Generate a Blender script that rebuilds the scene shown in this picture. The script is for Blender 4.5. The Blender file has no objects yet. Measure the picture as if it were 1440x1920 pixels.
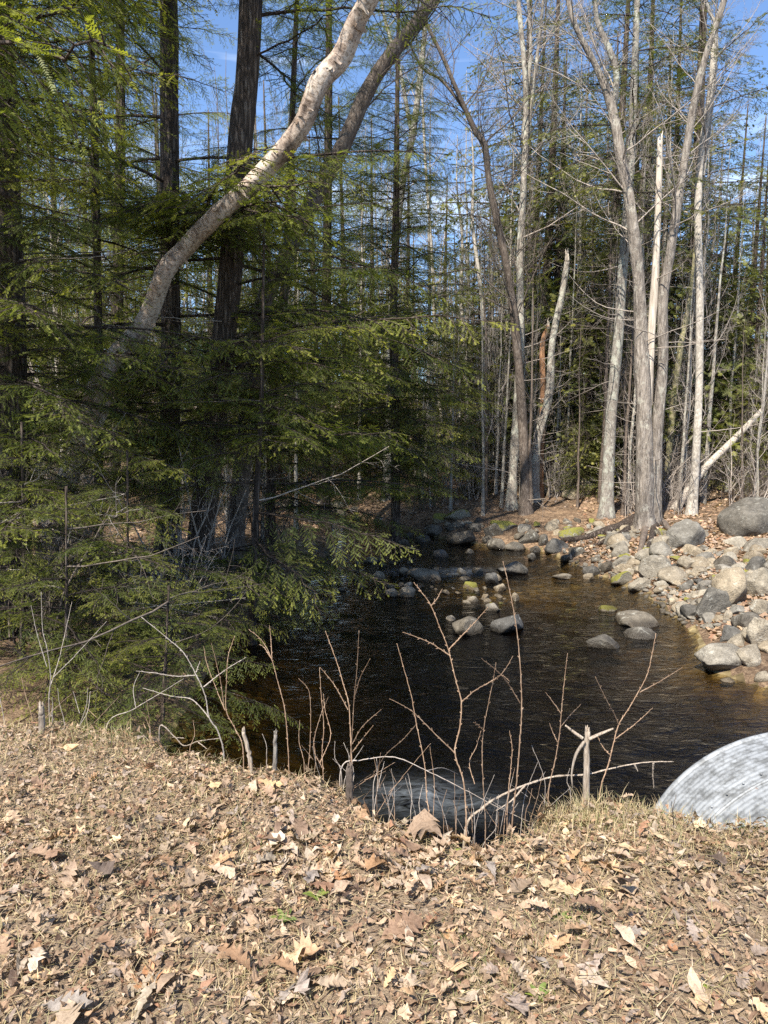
import bpy, math, random
import numpy as np
from mathutils import Vector, Matrix, Euler

R = math.radians
random.seed(11)
rng = np.random.default_rng(11)
scene = bpy.context.scene
COL = scene.collection

# ------------------------------------------------------------------ camera
FPX = 1332.0            # focal length in pixels of the 1440 x 1920 photograph
CAM_Z = 1.55
PITCH = R(6.85)
cam_d = bpy.data.cameras.new('camera')
cam = bpy.data.objects.new('camera', cam_d)
COL.objects.link(cam)
cam.location = (0, 0, CAM_Z)
cam.rotation_euler = (R(90) - PITCH, 0, 0)
cam_d.sensor_fit = 'VERTICAL'
cam_d.sensor_height = 34.6
cam_d.lens = 34.6 * FPX / 1920.0
cam_d.clip_start = 0.05
cam_d.clip_end = 2000
scene.camera = cam

# ------------------------------------------------------------------ light
SUN_EL, SUN_AZ = R(51), R(-154)      # azimuth measured from +Y (view direction) clockwise
sun_dir = Vector((math.cos(SUN_EL) * math.sin(SUN_AZ), math.cos(SUN_EL) * math.cos(SUN_AZ), math.sin(SUN_EL)))
world = bpy.data.worlds.new('World')
scene.world = world
world.use_nodes = True
wn, wl = world.node_tree.nodes, world.node_tree.links
wn.clear()
w_out = wn.new('ShaderNodeOutputWorld')
w_bg = wn.new('ShaderNodeBackground')
w_bg.inputs['Strength'].default_value = 0.125
sky = wn.new('ShaderNodeTexSky')
sky.sky_type = 'NISHITA'
sky.sun_disc = False
sky.sun_elevation = SUN_EL
sky.sun_rotation = SUN_AZ
sky.air_density = 0.85
sky.dust_density = 0.2
sky.ozone_density = 5.0
# thin wind-drawn cirrus streaks, all round the sky
w_tc = wn.new('ShaderNodeTexCoord')
w_map = wn.new('ShaderNodeMapping')
w_map.inputs['Rotation'].default_value = (0.12, 0.28, 0.3)
w_map.inputs['Scale'].default_value = (1.3, 1.3, 15.0)
w_noise = wn.new('ShaderNodeTexNoise')
w_noise.inputs['Scale'].default_value = 1.6
w_noise.inputs['Detail'].default_value = 6
w_noise.inputs['Distortion'].default_value = 0.5
w_ramp = wn.new('ShaderNodeValToRGB')
w_ramp.color_ramp.elements[0].position = 0.54
w_ramp.color_ramp.elements[0].color = (0, 0, 0, 1)
w_ramp.color_ramp.elements[1].position = 0.82
w_ramp.color_ramp.elements[1].color = (0.45, 0.45, 0.45, 1)
w_mix = wn.new('ShaderNodeMixRGB')
w_mix.inputs['Color2'].default_value = (8.0, 8.6, 9.4, 1)
wl.new(w_tc.outputs['Generated'], w_map.inputs['Vector'])
wl.new(w_map.outputs['Vector'], w_noise.inputs['Vector'])
wl.new(w_noise.outputs['Fac'], w_ramp.inputs['Fac'])
wl.new(w_ramp.outputs['Color'], w_mix.inputs['Fac'])
wl.new(sky.outputs['Color'], w_mix.inputs['Color1'])
wl.new(w_mix.outputs['Color'], w_bg.inputs['Color'])
wl.new(w_bg.outputs['Background'], w_out.inputs['Surface'])

sun_l = bpy.data.lights.new('sun', 'SUN')
sun_l.energy = 5.0
sun_l.angle = R(0.5)
sun_l.color = (1.0, 0.94, 0.84)
sun_o = bpy.data.objects.new('sun', sun_l)
COL.objects.link(sun_o)
sun_o.rotation_euler = sun_dir.to_track_quat('Z', 'Y').to_euler()
sun_o.location = sun_dir * 50

vs = scene.view_settings
vs.view_transform = 'Standard'
vs.look = 'None'
vs.exposure = 1.15
vs.gamma = 1.0
vs.use_curve_mapping = False
scene.cycles.max_bounces = 6
scene.cycles.diffuse_bounces = 3
scene.cycles.transparent_max_bounces = 12
scene.cycles.caustics_reflective = False
scene.cycles.caustics_refractive = False
scene.cycles.use_denoising = False

# ------------------------------------------------------------------ pixel helpers
_F = np.array((0, math.cos(PITCH), -math.sin(PITCH)))
_U = np.array((0, math.sin(PITCH), math.cos(PITCH)))
_R = np.array((1.0, 0, 0))
_C = np.array((0, 0, CAM_Z))


def ray(px, py):
    return _F + _R * ((px - 720) / FPX) + _U * ((960 - py) / FPX)


def at_y(px, py, y):
    d = ray(px, py)
    return _C + d * (y / d[1])


def at_z(px, py, z):
    d = ray(px, py)
    return _C + d * ((z - CAM_Z) / d[2])


WATER_Z = -1.45


def n2(x, y, f=1.0, seed=0.0):
    """smooth cheap noise, about -1..1"""
    x = np.asarray(x) * f + seed * 3.17
    y = np.asarray(y) * f - seed * 1.93
    return (np.sin(1.3 * x + 0.7 * y + np.sin(1.1 * y + seed)) + np.sin(-0.9 * x + 1.7 * y + 2.1 + np.sin(1.7 * x))
            + np.sin(2.3 * x - 1.1 * y + 4.0) * 0.6 + np.sin(3.1 * y + 1.9 * x + 1.0) * 0.5) / 2.6


# ------------------------------------------------------------------ terrain functions
_right = [(1440, 1300), (1310, 1255), (1295, 1190), (1210, 1120), (1105, 1072), (1015, 1034), (850, 1016), (770, 996), (670, 972), (560, 950)]
_left = [(520, 955), (590, 985), (640, 1012), (610, 1060), (545, 1110), (450, 1190), (375, 1300), (310, 1430)]
_poly = [at_z(px, py, WATER_Z)[:2] for px, py in _right + _left]
_poly = [np.array((9.0, 5.8)), np.array((6.5, 7.6))] + _poly + [np.array((-2.3, 5.0)), np.array((-2.0, 2.0)), np.array((9.0, 2.0))]
POLY = np.array(_poly)


def stream_sd(x, y):
    """distance to the stream's edge, negative inside"""
    x = np.asarray(x, float)
    y = np.asarray(y, float)
    d = np.full(x.shape, 1e9)
    inside = np.zeros(x.shape, bool)
    n = len(POLY)
    for i in range(n):
        a, b = POLY[i], POLY[(i + 1) % n]
        e = b - a
        wx, wy = x - a[0], y - a[1]
        t = np.clip((wx * e[0] + wy * e[1]) / (e @ e), 0, 1)
        d = np.minimum(d, np.hypot(wx - t * e[0], wy - t * e[1]))
        c = ((a[1] > y) != (b[1] > y))
        with np.errstate(divide='ignore', invalid='ignore'):
            xi = (b[0] - a[0]) * (y - a[1]) / (b[1] - a[1] + 1e-12) + a[0]
        inside ^= c & (x < xi)
    return np.where(inside, -d, d)


_lip = [at_z(px, py, -0.03) for px, py in [(0, 1346), (150, 1356), (240, 1370), (330, 1402), (420, 1425), (520, 1436), (600, 1455), (660, 1492), (720, 1535), (800, 1566), (880, 1580), (950, 1570), (1005, 1545),
                                           (1045, 1512), (1100, 1494), (1180, 1494), (1240, 1506), (1300, 1524), (1440, 1538)]]
_EX = np.array([-12, -6, -3.2] + [p[0] for p in _lip] + [2.4, 6, 12])
_EY = np.array([5.0, 4.4, 4.0] + [p[1] for p in _lip] + [2.85, 3.1, 3.5])


def edge_y(x):
    return np.interp(x, _EX, _EY) + 0.015 * np.sin(np.asarray(x) * 13.0) + 0.015 * np.sin(np.asarray(x) * 31.0)


def gz(x, y):
    x = np.asarray(x, float)
    y = np.asarray(y, float)
    sd = stream_sd(x, y)
    shoal = at_z(800, 1085, WATER_Z)
    shoal2 = at_z(960, 1105, WATER_Z)
    sh = np.exp(-(((x - shoal[0]) / 2.2) ** 2 + ((y - shoal[1]) / 1.7) ** 2)) + 0.85 * np.exp(-(((x - shoal2[0]) / 2.2) ** 2 + ((y - shoal2[1]) / 1.7) ** 2))
    sh = np.minimum(sh, 1.0)
    depth = np.clip(0.05 + 0.20 * -sd, 0.0, 0.7) * (1 - 0.88 * sh) + 0.04
    bed = WATER_Z - depth + 0.05 * n2(x, y, 2.2, 5)
    bank = WATER_Z - 0.03 + 0.78 * (1 - np.exp(-np.maximum(sd, 0) / 1.5)) + 0.025 * np.maximum(0, y - 18) + \
        0.045 * np.maximum(0, y - 34)
    bank = bank + 0.09 * n2(x, y, 0.9, 2) * np.clip(sd, 0, 1) + 0.05 * n2(x, y, 2.7, 3) * np.clip(sd, 0, 1)
    base = np.where(sd < 0, bed, bank)
    s = y - edge_y(x)
    sm = np.clip((s + 0.45) / 0.45, 0, 1)
    top = 0.02 * n2(x, y, 2.5, 1) + 0.012 * n2(x, y, 7, 4) - 0.07 * sm * sm * (3 - 2 * sm)
    face = top - np.maximum(s, 0) * 1.15 - 0.05 * np.minimum(np.maximum(s, 0) * 4, 1)
    return np.where(s < 0, top, np.maximum(face, base))


def gz1(x, y):
    return float(gz(np.array([x]), np.array([y]))[0])


def hit(px, py, water=False, ymax=200.0):
    """where the view ray through a pixel meets the ground (or the water)"""
    d = ray(px, py)
    ys = np.concatenate([np.linspace(1.0, 30, 900), np.linspace(30, ymax, 400)])
    p = _C[None, :] + d[None, :] * (ys / d[1])[:, None]
    g = gz(p[:, 0], p[:, 1])
    if water:
        g = np.maximum(g, WATER_Z)
    k = np.nonzero(p[:, 2] <= g)[0]
    return p[k[0]] if len(k) else p[-1]


# ------------------------------------------------------------------ mesh building
class MB:
    def __init__(self):
        self.v, self.tri, self.quad, self.tm, self.qm, self.c = [], [], [], [], [], []
        self.n = 0

    def add(self, v, f, mat=0, col=(1, 1, 1)):
        v = np.asarray(v, float).reshape(-1, 3)
        f = np.asarray(f, int)
        if f.shape[1] == 3:
            self.tri.append(f + self.n)
            self.tm.append(np.full(len(f), mat))
        else:
            self.quad.append(f + self.n)
            self.qm.append(np.full(len(f), mat))
        c = np.asarray(col, float)
        if c.ndim == 1:
            c = np.tile(c, (len(v), 1))
        self.v.append(v)
        self.c.append(c)
        self.n += len(v)

    def arrays(self):
        return (np.concatenate(self.v), np.concatenate(self.c),
                np.concatenate(self.tri) if self.tri else np.zeros((0, 3), int),
                np.concatenate(self.quad) if self.quad else np.zeros((0, 4), int),
                np.concatenate(self.tm) if self.tm else np.zeros(0, int),
                np.concatenate(self.qm) if self.qm else np.zeros(0, int))

    def add_mb(self, o, M, colmul=1.0):
        v, c, t, q, tm, qm = o
        M = np.array(M)
        w = v @ M[:3, :3].T + M[:3, 3]
        if len(t):
            self.tri.append(t + self.n)
            self.tm.append(tm)
        if len(q):
            self.quad.append(q + self.n)
            self.qm.append(qm)
        self.v.append(w)
        self.c.append(c * colmul)
        self.n += len(v)

    def mesh(self, name, mats, smooth=True):
        v, c, t, q, tm, qm = self.arrays()
        me = bpy.data.meshes.new(name)
        me.vertices.add(len(v))
        me.vertices.foreach_set('co', v.astype(np.float32).ravel())
        nl = t.size + q.size
        me.loops.add(nl)
        me.loops.foreach_set('vertex_index', np.concatenate([t.ravel(), q.ravel()]).astype(np.int32))
        npoly = len(t) + len(q)
        me.polygons.add(npoly)
        ls = np.concatenate([np.arange(len(t)) * 3, t.size + np.arange(len(q)) * 4]).astype(np.int32)
        me.polygons.foreach_set('loop_start', ls)
        me.polygons.foreach_set('material_index', np.concatenate([tm, qm]).astype(np.int32))
        me.polygons.foreach_set('use_smooth', np.full(npoly, smooth))
        at = me.color_attributes.new('Col', 'FLOAT_COLOR', 'POINT')
        cc = np.ones((len(v), 4), np.float32)
        cc[:, :3] = c
        at.data.foreach_set('color', cc.ravel())
        for m in (mats if isinstance(mats, (list, tuple)) else [mats]):
            me.materials.append(m)
        me.update(calc_edges=True)
        return me


def link(name, me, parent=None, loc=None, rot=None, scl=None):
    o = bpy.data.objects.new(name, me)
    COL.objects.link(o)
    if parent is not None:
        o.parent = parent
    if loc is not None:
        o.location = loc
    if rot is not None:
        o.rotation_euler = rot
    if scl is not None:
        o.scale = scl if hasattr(scl, '__len__') else (scl, scl, scl)
    return o


def tag(o, label=None, cat=None, group=None, kind=None):
    if label:
        o['label'] = label
    if cat:
        o['category'] = cat
    if group:
        o['group'] = group
    if kind:
        o['kind'] = kind
    return o


def empty(name, loc, parent=None):
    o = bpy.data.objects.new(name, None)
    COL.objects.link(o)
    o.location = loc
    o.empty_display_size = 0.1
    if parent is not None:
        o.parent = parent
    return o


def smooth_path(pts, rad, n):
    """resample a polyline with Catmull-Rom"""
    P = np.asarray(pts, float)
    r = np.asarray(rad, float)
    k = len(P)
    if k < 3:
        t = np.linspace(0, 1, n)[:, None]
        return P[0] * (1 - t) + P[-1] * t, r[0] * (1 - t[:, 0]) + r[-1] * t[:, 0]
    E = np.vstack([2 * P[0] - P[1], P, 2 * P[-1] - P[-2]])
    u = np.linspace(0, k - 1 - 1e-6, n)
    i = u.astype(int)
    t = (u - i)[:, None]
    p0, p1, p2, p3 = E[i], E[i + 1], E[i + 2], E[i + 3]
    out = 0.5 * ((2 * p1) + (p2 - p0) * t + (2 * p0 - 5 * p1 + 4 * p2 - p3) * t ** 2 + (3 * p1 - p0 - 3 * p2 + p3) * t ** 3)
    return out, np.interp(u, np.arange(k), r)


def tube(mb, P, r, sides=8, mat=0, col=(1, 1, 1), lump=0.0, cap=True):
    P = np.asarray(P, float)
    r = np.asarray(r, float)
    n = len(P)
    T = np.gradient(P, axis=0)
    T /= np.linalg.norm(T, axis=1)[:, None] + 1e-9
    ref = np.array((0.0, 0, 1)) if abs(T[0][2]) < 0.9 else np.array((1.0, 0, 0))
    N = np.zeros_like(P)
    a = np.cross(T[0], ref)
    N[0] = a / np.linalg.norm(a)
    for i in range(1, n):
        b = N[i - 1] - T[i] * (N[i - 1] @ T[i])
        N[i] = b / (np.linalg.norm(b) + 1e-9)
    B = np.cross(T, N)
    ang = np.linspace(0, 2 * math.pi, sides, endpoint=False)
    rr = np.tile(r[:, None], (1, sides))
    if lump:
        zz = np.cumsum(np.r_[0, np.linalg.norm(np.diff(P, axis=0), axis=1)])[:, None]
        s = random.random() * 20
        rr = rr * (1 + lump * (n2(np.cos(ang)[None, :] * 1.4 + s, zz * 1.1 + np.sin(ang)[None, :] * 1.4, 1.3, s)
                               + 0.5 * n2(np.cos(ang)[None, :] * 3 + s, zz * 3 + np.sin(ang)[None, :] * 3, 2.0, s)))
    V = P[:, None, :] + (np.cos(ang)[None, :, None] * N[:, None, :] + np.sin(ang)[None, :, None] * B[:, None, :]) * rr[:, :, None]
    i = np.arange(n - 1)[:, None] * sides
    j = np.arange(sides)[None, :]
    j2 = (j + 1) % sides
    F = np.stack([i + j, i + j2, i + sides + j2, i + sides + j], -1).reshape(-1, 4)
    mb.add(V.reshape(-1, 3), F, mat, col)
    if cap:
        base = (n - 1) * sides
        jj = np.arange(1, sides - 1)
        mb.tri.append(np.stack([np.zeros_like(jj) + base, jj + base, jj + 1 + base], -1) + (mb.n - n * sides))
        mb.tm.append(np.full(len(jj), mat))


# ------------------------------------------------------------------ materials
def new_mat(name):
    m = bpy.data.materials.new(name)
    m.use_nodes = True
    nt = m.node_tree
    b = nt.nodes['Principled BSDF']
    b.inputs['Roughness'].default_value = 0.85
    b.inputs['Specular IOR Level'].default_value = 0.25
    return m, nt.nodes, nt.links, b


def noise(n, l, vec, scale, detail=4, rough=0.6, dist=0.0):
    t = n.new('ShaderNodeTexNoise')
    t.inputs['Scale'].default_value = scale
    t.inputs['Detail'].default_value = detail
    t.inputs['Roughness'].default_value = rough
    t.inputs['Distortion'].default_value = dist
    if vec is not None:
        l.new(vec, t.inputs['Vector'])
    return t.outputs['Fac']


def ramp(n, l, fac, stops):
    r = n.new('ShaderNodeValToRGB')
    els = r.color_ramp.elements
    while len(els) > 1:
        els.remove(els[-1])
    els[0].position = stops[0][0]
    els[0].color = tuple(stops[0][1]) + (1,)
    for p, c in stops[1:]:
        e = els.new(p)
        e.color = tuple(c) + (1,)
    l.new(fac, r.inputs['Fac'])
    return r.outputs['Color']


def mixc(n, l, fac, a, b, mode='MIX'):
    m = n.new('ShaderNodeMixRGB')
    m.blend_type = mode
    for s, v in (('Fac', fac), ('Color1', a), ('Color2', b)):
        if isinstance(v, (int, float)):
            m.inputs[s].default_value = v
        elif isinstance(v, tuple):
            m.inputs[s].default_value = v + (1,)
        else:
            l.new(v, m.inputs[s])
    return m.outputs['Color']


def math_n(n, l, op, a, b=0.0, clamp=False):
    m = n.new('ShaderNodeMath')
    m.operation = op
    m.use_clamp = clamp
    for k, v in ((0, a), (1, b)):
        if isinstance(v, (int, float)):
            m.inputs[k].default_value = v
        else:
            l.new(v, m.inputs[k])
    return m.outputs[0]


def bump(n, l, h, b, strength=0.5, dist=0.02):
    k = n.new('ShaderNodeBump')
    k.inputs['Strength'].default_value = strength
    k.inputs['Distance'].default_value = dist
    l.new(h, k.inputs['Height'])
    l.new(k.outputs['Normal'], b.inputs['Normal'])


def objcoord(n, l, scale=(1, 1, 1)):
    tc = n.new('ShaderNodeTexCoord')
    mp = n.new('ShaderNodeMapping')
    mp.inputs['Scale'].default_value = scale
    l.new(tc.outputs['Object'], mp.inputs['Vector'])
    return mp.outputs['Vector']


def worldcoord(n, l):
    g = n.new('ShaderNodeNewGeometry')
    return g.outputs['Position']


def rand_out(n):
    return n.new('ShaderNodeObjectInfo').outputs['Random']


def bark(name, dark, mid, light, zs=0.16, scale=26, strength=0.9, dist=0.03, lichen=None, lich_amt=0.55, plates=0.2):
    m, n, l, b = new_mat(name)
    v = objcoord(n, l, (1, 1, zs))
    f1 = noise(n, l, v, scale, 5, 0.65, 0.6)
    vo = n.new('ShaderNodeTexVoronoi')
    vo.feature = 'DISTANCE_TO_EDGE'
    vo.inputs['Scale'].default_value = scale * 0.75
    wv = n.new('ShaderNodeVectorMath')
    wv.operation = 'ADD'
    nz = n.new('ShaderNodeTexNoise')
    nz.inputs['Scale'].default_value = 9
    l.new(v, nz.inputs['Vector'])
    sc = n.new('ShaderNodeVectorMath')
    sc.operation = 'SCALE'
    sc.inputs['Scale'].default_value = 0.12
    l.new(nz.outputs['Color'], sc.inputs[0])
    l.new(v, wv.inputs[0])
    l.new(sc.outputs[0], wv.inputs[1])
    l.new(wv.outputs[0], vo.inputs['Vector'])
    ed = math_n(n, l, 'MULTIPLY', vo.outputs['Distance'], 3.0, True)
    f2 = noise(n, l, objcoord(n, l, (1, 1, 0.5)), scale * 0.22, 6, 0.7)
    f1 = math_n(n, l, 'ADD', math_n(n, l, 'MULTIPLY', f1, 0.62), math_n(n, l, 'MULTIPLY', f2, 0.38))
    # stretch the noise contrast round its middle, then mix in the plates between cracks
    f1 = math_n(n, l, 'ADD', math_n(n, l, 'MULTIPLY', math_n(n, l, 'SUBTRACT', f1, 0.5), 2.0), 0.55)
    h = math_n(n, l, 'ADD', math_n(n, l, 'MULTIPLY', ed, plates), math_n(n, l, 'MULTIPLY', f1, 1.0 - plates))
    c = ramp(n, l, h, [(0.2, dark), (0.55, mid), (0.9, light)])
    if lichen:
        v2 = objcoord(n, l, (1, 1, 0.7))
        lf = ramp(n, l, noise(n, l, v2, 5.5, 6, 0.7), [(lich_amt, (0, 0, 0)), (lich_amt + 0.1, (1, 1, 1))])
        c = mixc(n, l, lf, c, mixc(n, l, 0.55, c, lichen))
    rv = ramp(n, l, rand_out(n), [(0, (0.8, 0.8, 0.8)), (1, (1.15, 1.12, 1.08))])
    c = mixc(n, l, 1.0, c, rv, 'MULTIPLY')
    l.new(c, b.inputs['Base Color'])
    b.inputs['Roughness'].default_value = 0.92
    bump(n, l, h, b, strength, dist)
    return m


M = {}
M['hemlock_bark'] = bark('hemlock_bark', (0.022, 0.016, 0.012), (0.075, 0.056, 0.044), (0.17, 0.14, 0.115), 0.14, 22, 1.0, 0.04, plates=0.5)
M['grey_bark'] = bark('grey_bark', (0.07, 0.06, 0.05), (0.24, 0.215, 0.185), (0.42, 0.39, 0.34), 0.35, 24, 0.8, 0.02, (0.48, 0.5, 0.42), 0.5)
M['pale_bark'] = bark('pale_bark', (0.13, 0.11, 0.09), (0.36, 0.33, 0.285), (0.55, 0.51, 0.45), 0.6, 18, 0.5, 0.012, (0.22, 0.2, 0.17), 0.52)
M['brown_bark'] = bark('brown_bark', (0.04, 0.03, 0.024), (0.14, 0.11, 0.088), (0.28, 0.24, 0.2), 0.3, 24, 0.7, 0.02)
M['shaggy_bark'] = bark('shaggy_bark', (0.06, 0.048, 0.04), (0.25, 0.215, 0.18), (0.45, 0.40, 0.345), 0.22, 15, 1.0, 0.05, (0.5, 0.48, 0.4), 0.55)
M['lichen_bark'] = bark('lichen_bark', (0.09, 0.075, 0.04), (0.27, 0.235, 0.14), (0.43, 0.38, 0.24), 0.35, 24, 0.7, 0.02, (0.42, 0.38, 0.18), 0.45)
M['dead_wood'] = bark('dead_wood', (0.22, 0.18, 0.14), (0.48, 0.42, 0.35), (0.68, 0.62, 0.53), 0.07, 20, 0.7, 0.015)
M['red_wood'] = bark('red_wood', (0.10, 0.045, 0.022), (0.30, 0.16, 0.085), (0.46, 0.30, 0.19), 0.10, 20, 0.9, 0.03)
M['stub_wood'] = bark('stub_wood', (0.09, 0.07, 0.05), (0.31, 0.255, 0.20), (0.52, 0.45, 0.37), 0.09, 130, 0.8, 0.004)

# birch: cream peeling bark with dark cross marks
m, n, l, b = new_mat('birch_bark')
tc = n.new('ShaderNodeAttribute')
tc.attribute_name = 'Col'          # carries (around, along, tone) positions of the bark
sep = n.new('ShaderNodeSeparateXYZ')
l.new(tc.outputs['Vector'], sep.inputs[0])
comb = n.new('ShaderNodeCombineXYZ')
l.new(math_n(n, l, 'MULTIPLY', sep.outputs['X'], 3.0), comb.inputs['X'])
l.new(math_n(n, l, 'MULTIPLY', sep.outputs['Y'], 16.0), comb.inputs['Y'])
lent = ramp(n, l, noise(n, l, comb.outputs[0], 1.5, 5, 0.7), [(0.34, (0.06, 0.045, 0.035)), (0.42, (0.42, 0.34, 0.27)), (0.52, (1, 1, 1))])
pv = objcoord(n, l, (1, 1, 0.6))
base = ramp(n, l, noise(n, l, pv, 4.0, 6, 0.65), [(0.32, (0.10, 0.075, 0.06)), (0.42, (0.33, 0.255, 0.20)), (0.5, (0.42, 0.345, 0.28)), (0.6, (0.51, 0.435, 0.36)), (0.8, (0.58, 0.51, 0.43))])
c = mixc(n, l, 0.8, base, lent, 'MULTIPLY')
l.new(c, b.inputs['Base Color'])
b.inputs['Roughness'].default_value = 0.65
bump(n, l, noise(n, l, pv, 9, 6, 0.7), b, 0.6, 0.03)
M['birch_bark'] = m


def foliage_mat(name, tint, trans=0.35, rough=0.55, blotch=0):
    m, n, l, b = new_mat(name)
    a = n.new('ShaderNodeAttribute')
    a.attribute_name = 'Col'
    rv = ramp(n, l, rand_out(n), [(0, (0.72, 0.78, 0.8)), (0.5, (1, 1, 1)), (1, (1.3, 1.2, 0.95))])
    c = mixc(n, l, 1.0, a.outputs['Color'], rv, 'MULTIPLY')
    c = mixc(n, l, 1.0, c, tint, 'MULTIPLY')
    if blotch:
        bn = noise(n, l, worldcoord(n, l), blotch, 6, 0.7)
        c = mixc(n, l, 1.0, c, ramp(n, l, bn, [(0.3, (0.55, 0.5, 0.46)), (0.5, (1, 1, 1)), (0.7, (1.18, 1.17, 1.15))]), 'MULTIPLY')
        bump(n, l, bn, b, 0.6, 0.006)
    l.new(c, b.inputs['Base Color'])
    b.inputs['Roughness'].default_value = rough
    b.inputs['Specular IOR Level'].default_value = 0.35
    tr = n.new('ShaderNodeBsdfTranslucent')
    l.new(mixc(n, l, 1.0, c, (1.25, 1.3, 0.55), 'MULTIPLY'), tr.inputs['Color'])
    mx = n.new('ShaderNodeMixShader')
    mx.inputs['Fac'].default_value = trans
    l.new(b.outputs[0], mx.inputs[1])
    l.new(tr.outputs[0], mx.inputs[2])
    l.new(mx.outputs[0], n['Material Output'].inputs['Surface'])
    return m


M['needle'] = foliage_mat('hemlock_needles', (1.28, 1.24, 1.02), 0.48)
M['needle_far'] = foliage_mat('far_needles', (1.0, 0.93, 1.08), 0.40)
M['grass_mat'] = foliage_mat('grass_blades', (1.0, 1.0, 1.0), 0.3, 0.6)
M['leaf_mat'] = foliage_mat('dry_leaf', (1.0, 1.0, 1.0), 0.14, 0.6, 95)
M['twig'] = bark('twig_bark', (0.18, 0.15, 0.125), (0.34, 0.295, 0.255), (0.46, 0.41, 0.36), 0.5, 30, 0.3, 0.004)
M['twig_dark'] = bark('branch_bark', (0.05, 0.04, 0.033), (0.12, 0.098, 0.08), (0.2, 0.17, 0.145), 0.5, 30, 0.3, 0.004)
M['twig_red'] = bark('sapling_bark', (0.12, 0.075, 0.048), (0.26, 0.175, 0.115), (0.42, 0.32, 0.23), 0.4, 90, 0.3, 0.002)


def rock_mat(name, dark, mid, light, moss=0.0, wet=True):
    m, n, l, b = new_mat(name)
    oi = n.new('ShaderNodeObjectInfo')
    v = worldcoord(n, l)
    big = noise(n, l, v, 2.6, 6, 0.65, 0.3)
    fine = noise(n, l, v, 55, 3, 0.7)
    med = noise(n, l, v, 11, 5, 0.7)
    c = ramp(n, l, math_n(n, l, 'ADD', math_n(n, l, 'MULTIPLY', big, 0.55), math_n(n, l, 'MULTIPLY', med, 0.45)),
             [(0.32, dark), (0.5, mid), (0.68, light)])
    c = mixc(n, l, 0.5, c, ramp(n, l, fine, [(0.35, (0.45, 0.45, 0.46)), (0.5, (1, 1, 1)), (0.66, (1.35, 1.33, 1.3))]), 'MULTIPLY')
    rv = ramp(n, l, oi.outputs['Random'], [(0, (0.72, 0.74, 0.78)), (0.35, (1, 0.97, 0.92)), (0.6, (1.12, 1.02, 0.88)), (0.8, (0.86, 0.78, 0.68)), (1, (1.2, 1.2, 1.18))])
    c = mixc(n, l, 1.0, c, rv, 'MULTIPLY')
    # pale lichen blotches
    lf = ramp(n, l, noise(n, l, v, 6.5, 7, 0.75, 0.4), [(0.58, (0, 0, 0)), (0.66, (1, 1, 1))])
    c = mixc(n, l, math_n(n, l, 'MULTIPLY', lf, 0.55), c, (0.5, 0.49, 0.42))
    dk = ramp(n, l, noise(n, l, v, 4.1, 6, 0.7, 0.8), [(0.60, (0, 0, 0)), (0.7, (1, 1, 1))])
    c = mixc(n, l, math_n(n, l, 'MULTIPLY', dk, 0.45), c, (0.09, 0.083, 0.07))
    if moss:
        ge = n.new('ShaderNodeNewGeometry')
        sp = n.new('ShaderNodeSeparateXYZ')
        l.new(ge.outputs['Normal'], sp.inputs[0])
        mf = math_n(n, l, 'ADD', math_n(n, l, 'MULTIPLY', sp.outputs['Z'], 0.35), med)
        mf = ramp(n, l, mf, [(0.95 - moss, (0, 0, 0)), (1.05 - moss, (1, 1, 1))])
        c = mixc(n, l, mf, c, mixc(n, l, fine, (0.10, 0.10, 0.02), (0.26, 0.24, 0.055)))
    if wet:
        sz = n.new('ShaderNodeSeparateXYZ')
        l.new(v, sz.inputs[0])
        hgt = math_n(n, l, 'ADD', sz.outputs['Z'], math_n(n, l, 'MULTIPLY', big, 0.10))
        wf = n.new('ShaderNodeMapRange')
        wf.inputs['From Min'].default_value = WATER_Z + 0.16
        wf.inputs['From Max'].default_value = WATER_Z + 0.09
        l.new(hgt, wf.inputs['Value'])
        c = mixc(n, l, math_n(n, l, 'MULTIPLY', wf.outputs[0], 0.75), c, mixc(n, l, 1.0, c, (0.28, 0.24, 0.19), 'MULTIPLY'))
        rr = n.new('ShaderNodeMapRange')
        rr.inputs['To Min'].default_value = 0.85
        rr.inputs['To Max'].default_value = 0.3
        l.new(wf.outputs[0], rr.inputs['Value'])
        l.new(rr.outputs[0], b.inputs['Roughness'])
    l.new(c, b.inputs['Base Color'])
    bump(n, l, math_n(n, l, 'ADD', math_n(n, l, 'MULTIPLY', med, 0.8), math_n(n, l, 'MULTIPLY', fine, 0.25)), b, 1.0, 0.045)
    return m


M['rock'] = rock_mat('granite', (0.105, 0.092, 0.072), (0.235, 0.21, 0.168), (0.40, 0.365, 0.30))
M['rock_dark_or_shaded'] = rock_mat('dark_or_shaded_granite', (0.045, 0.041, 0.036), (0.10, 0.093, 0.08), (0.20, 0.187, 0.165))  # dark stone; on some boulders the dark tone stands in for shade
M['rock_moss'] = rock_mat('mossy_granite', (0.10, 0.088, 0.066), (0.21, 0.185, 0.14), (0.35, 0.31, 0.24), 0.36)

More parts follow.
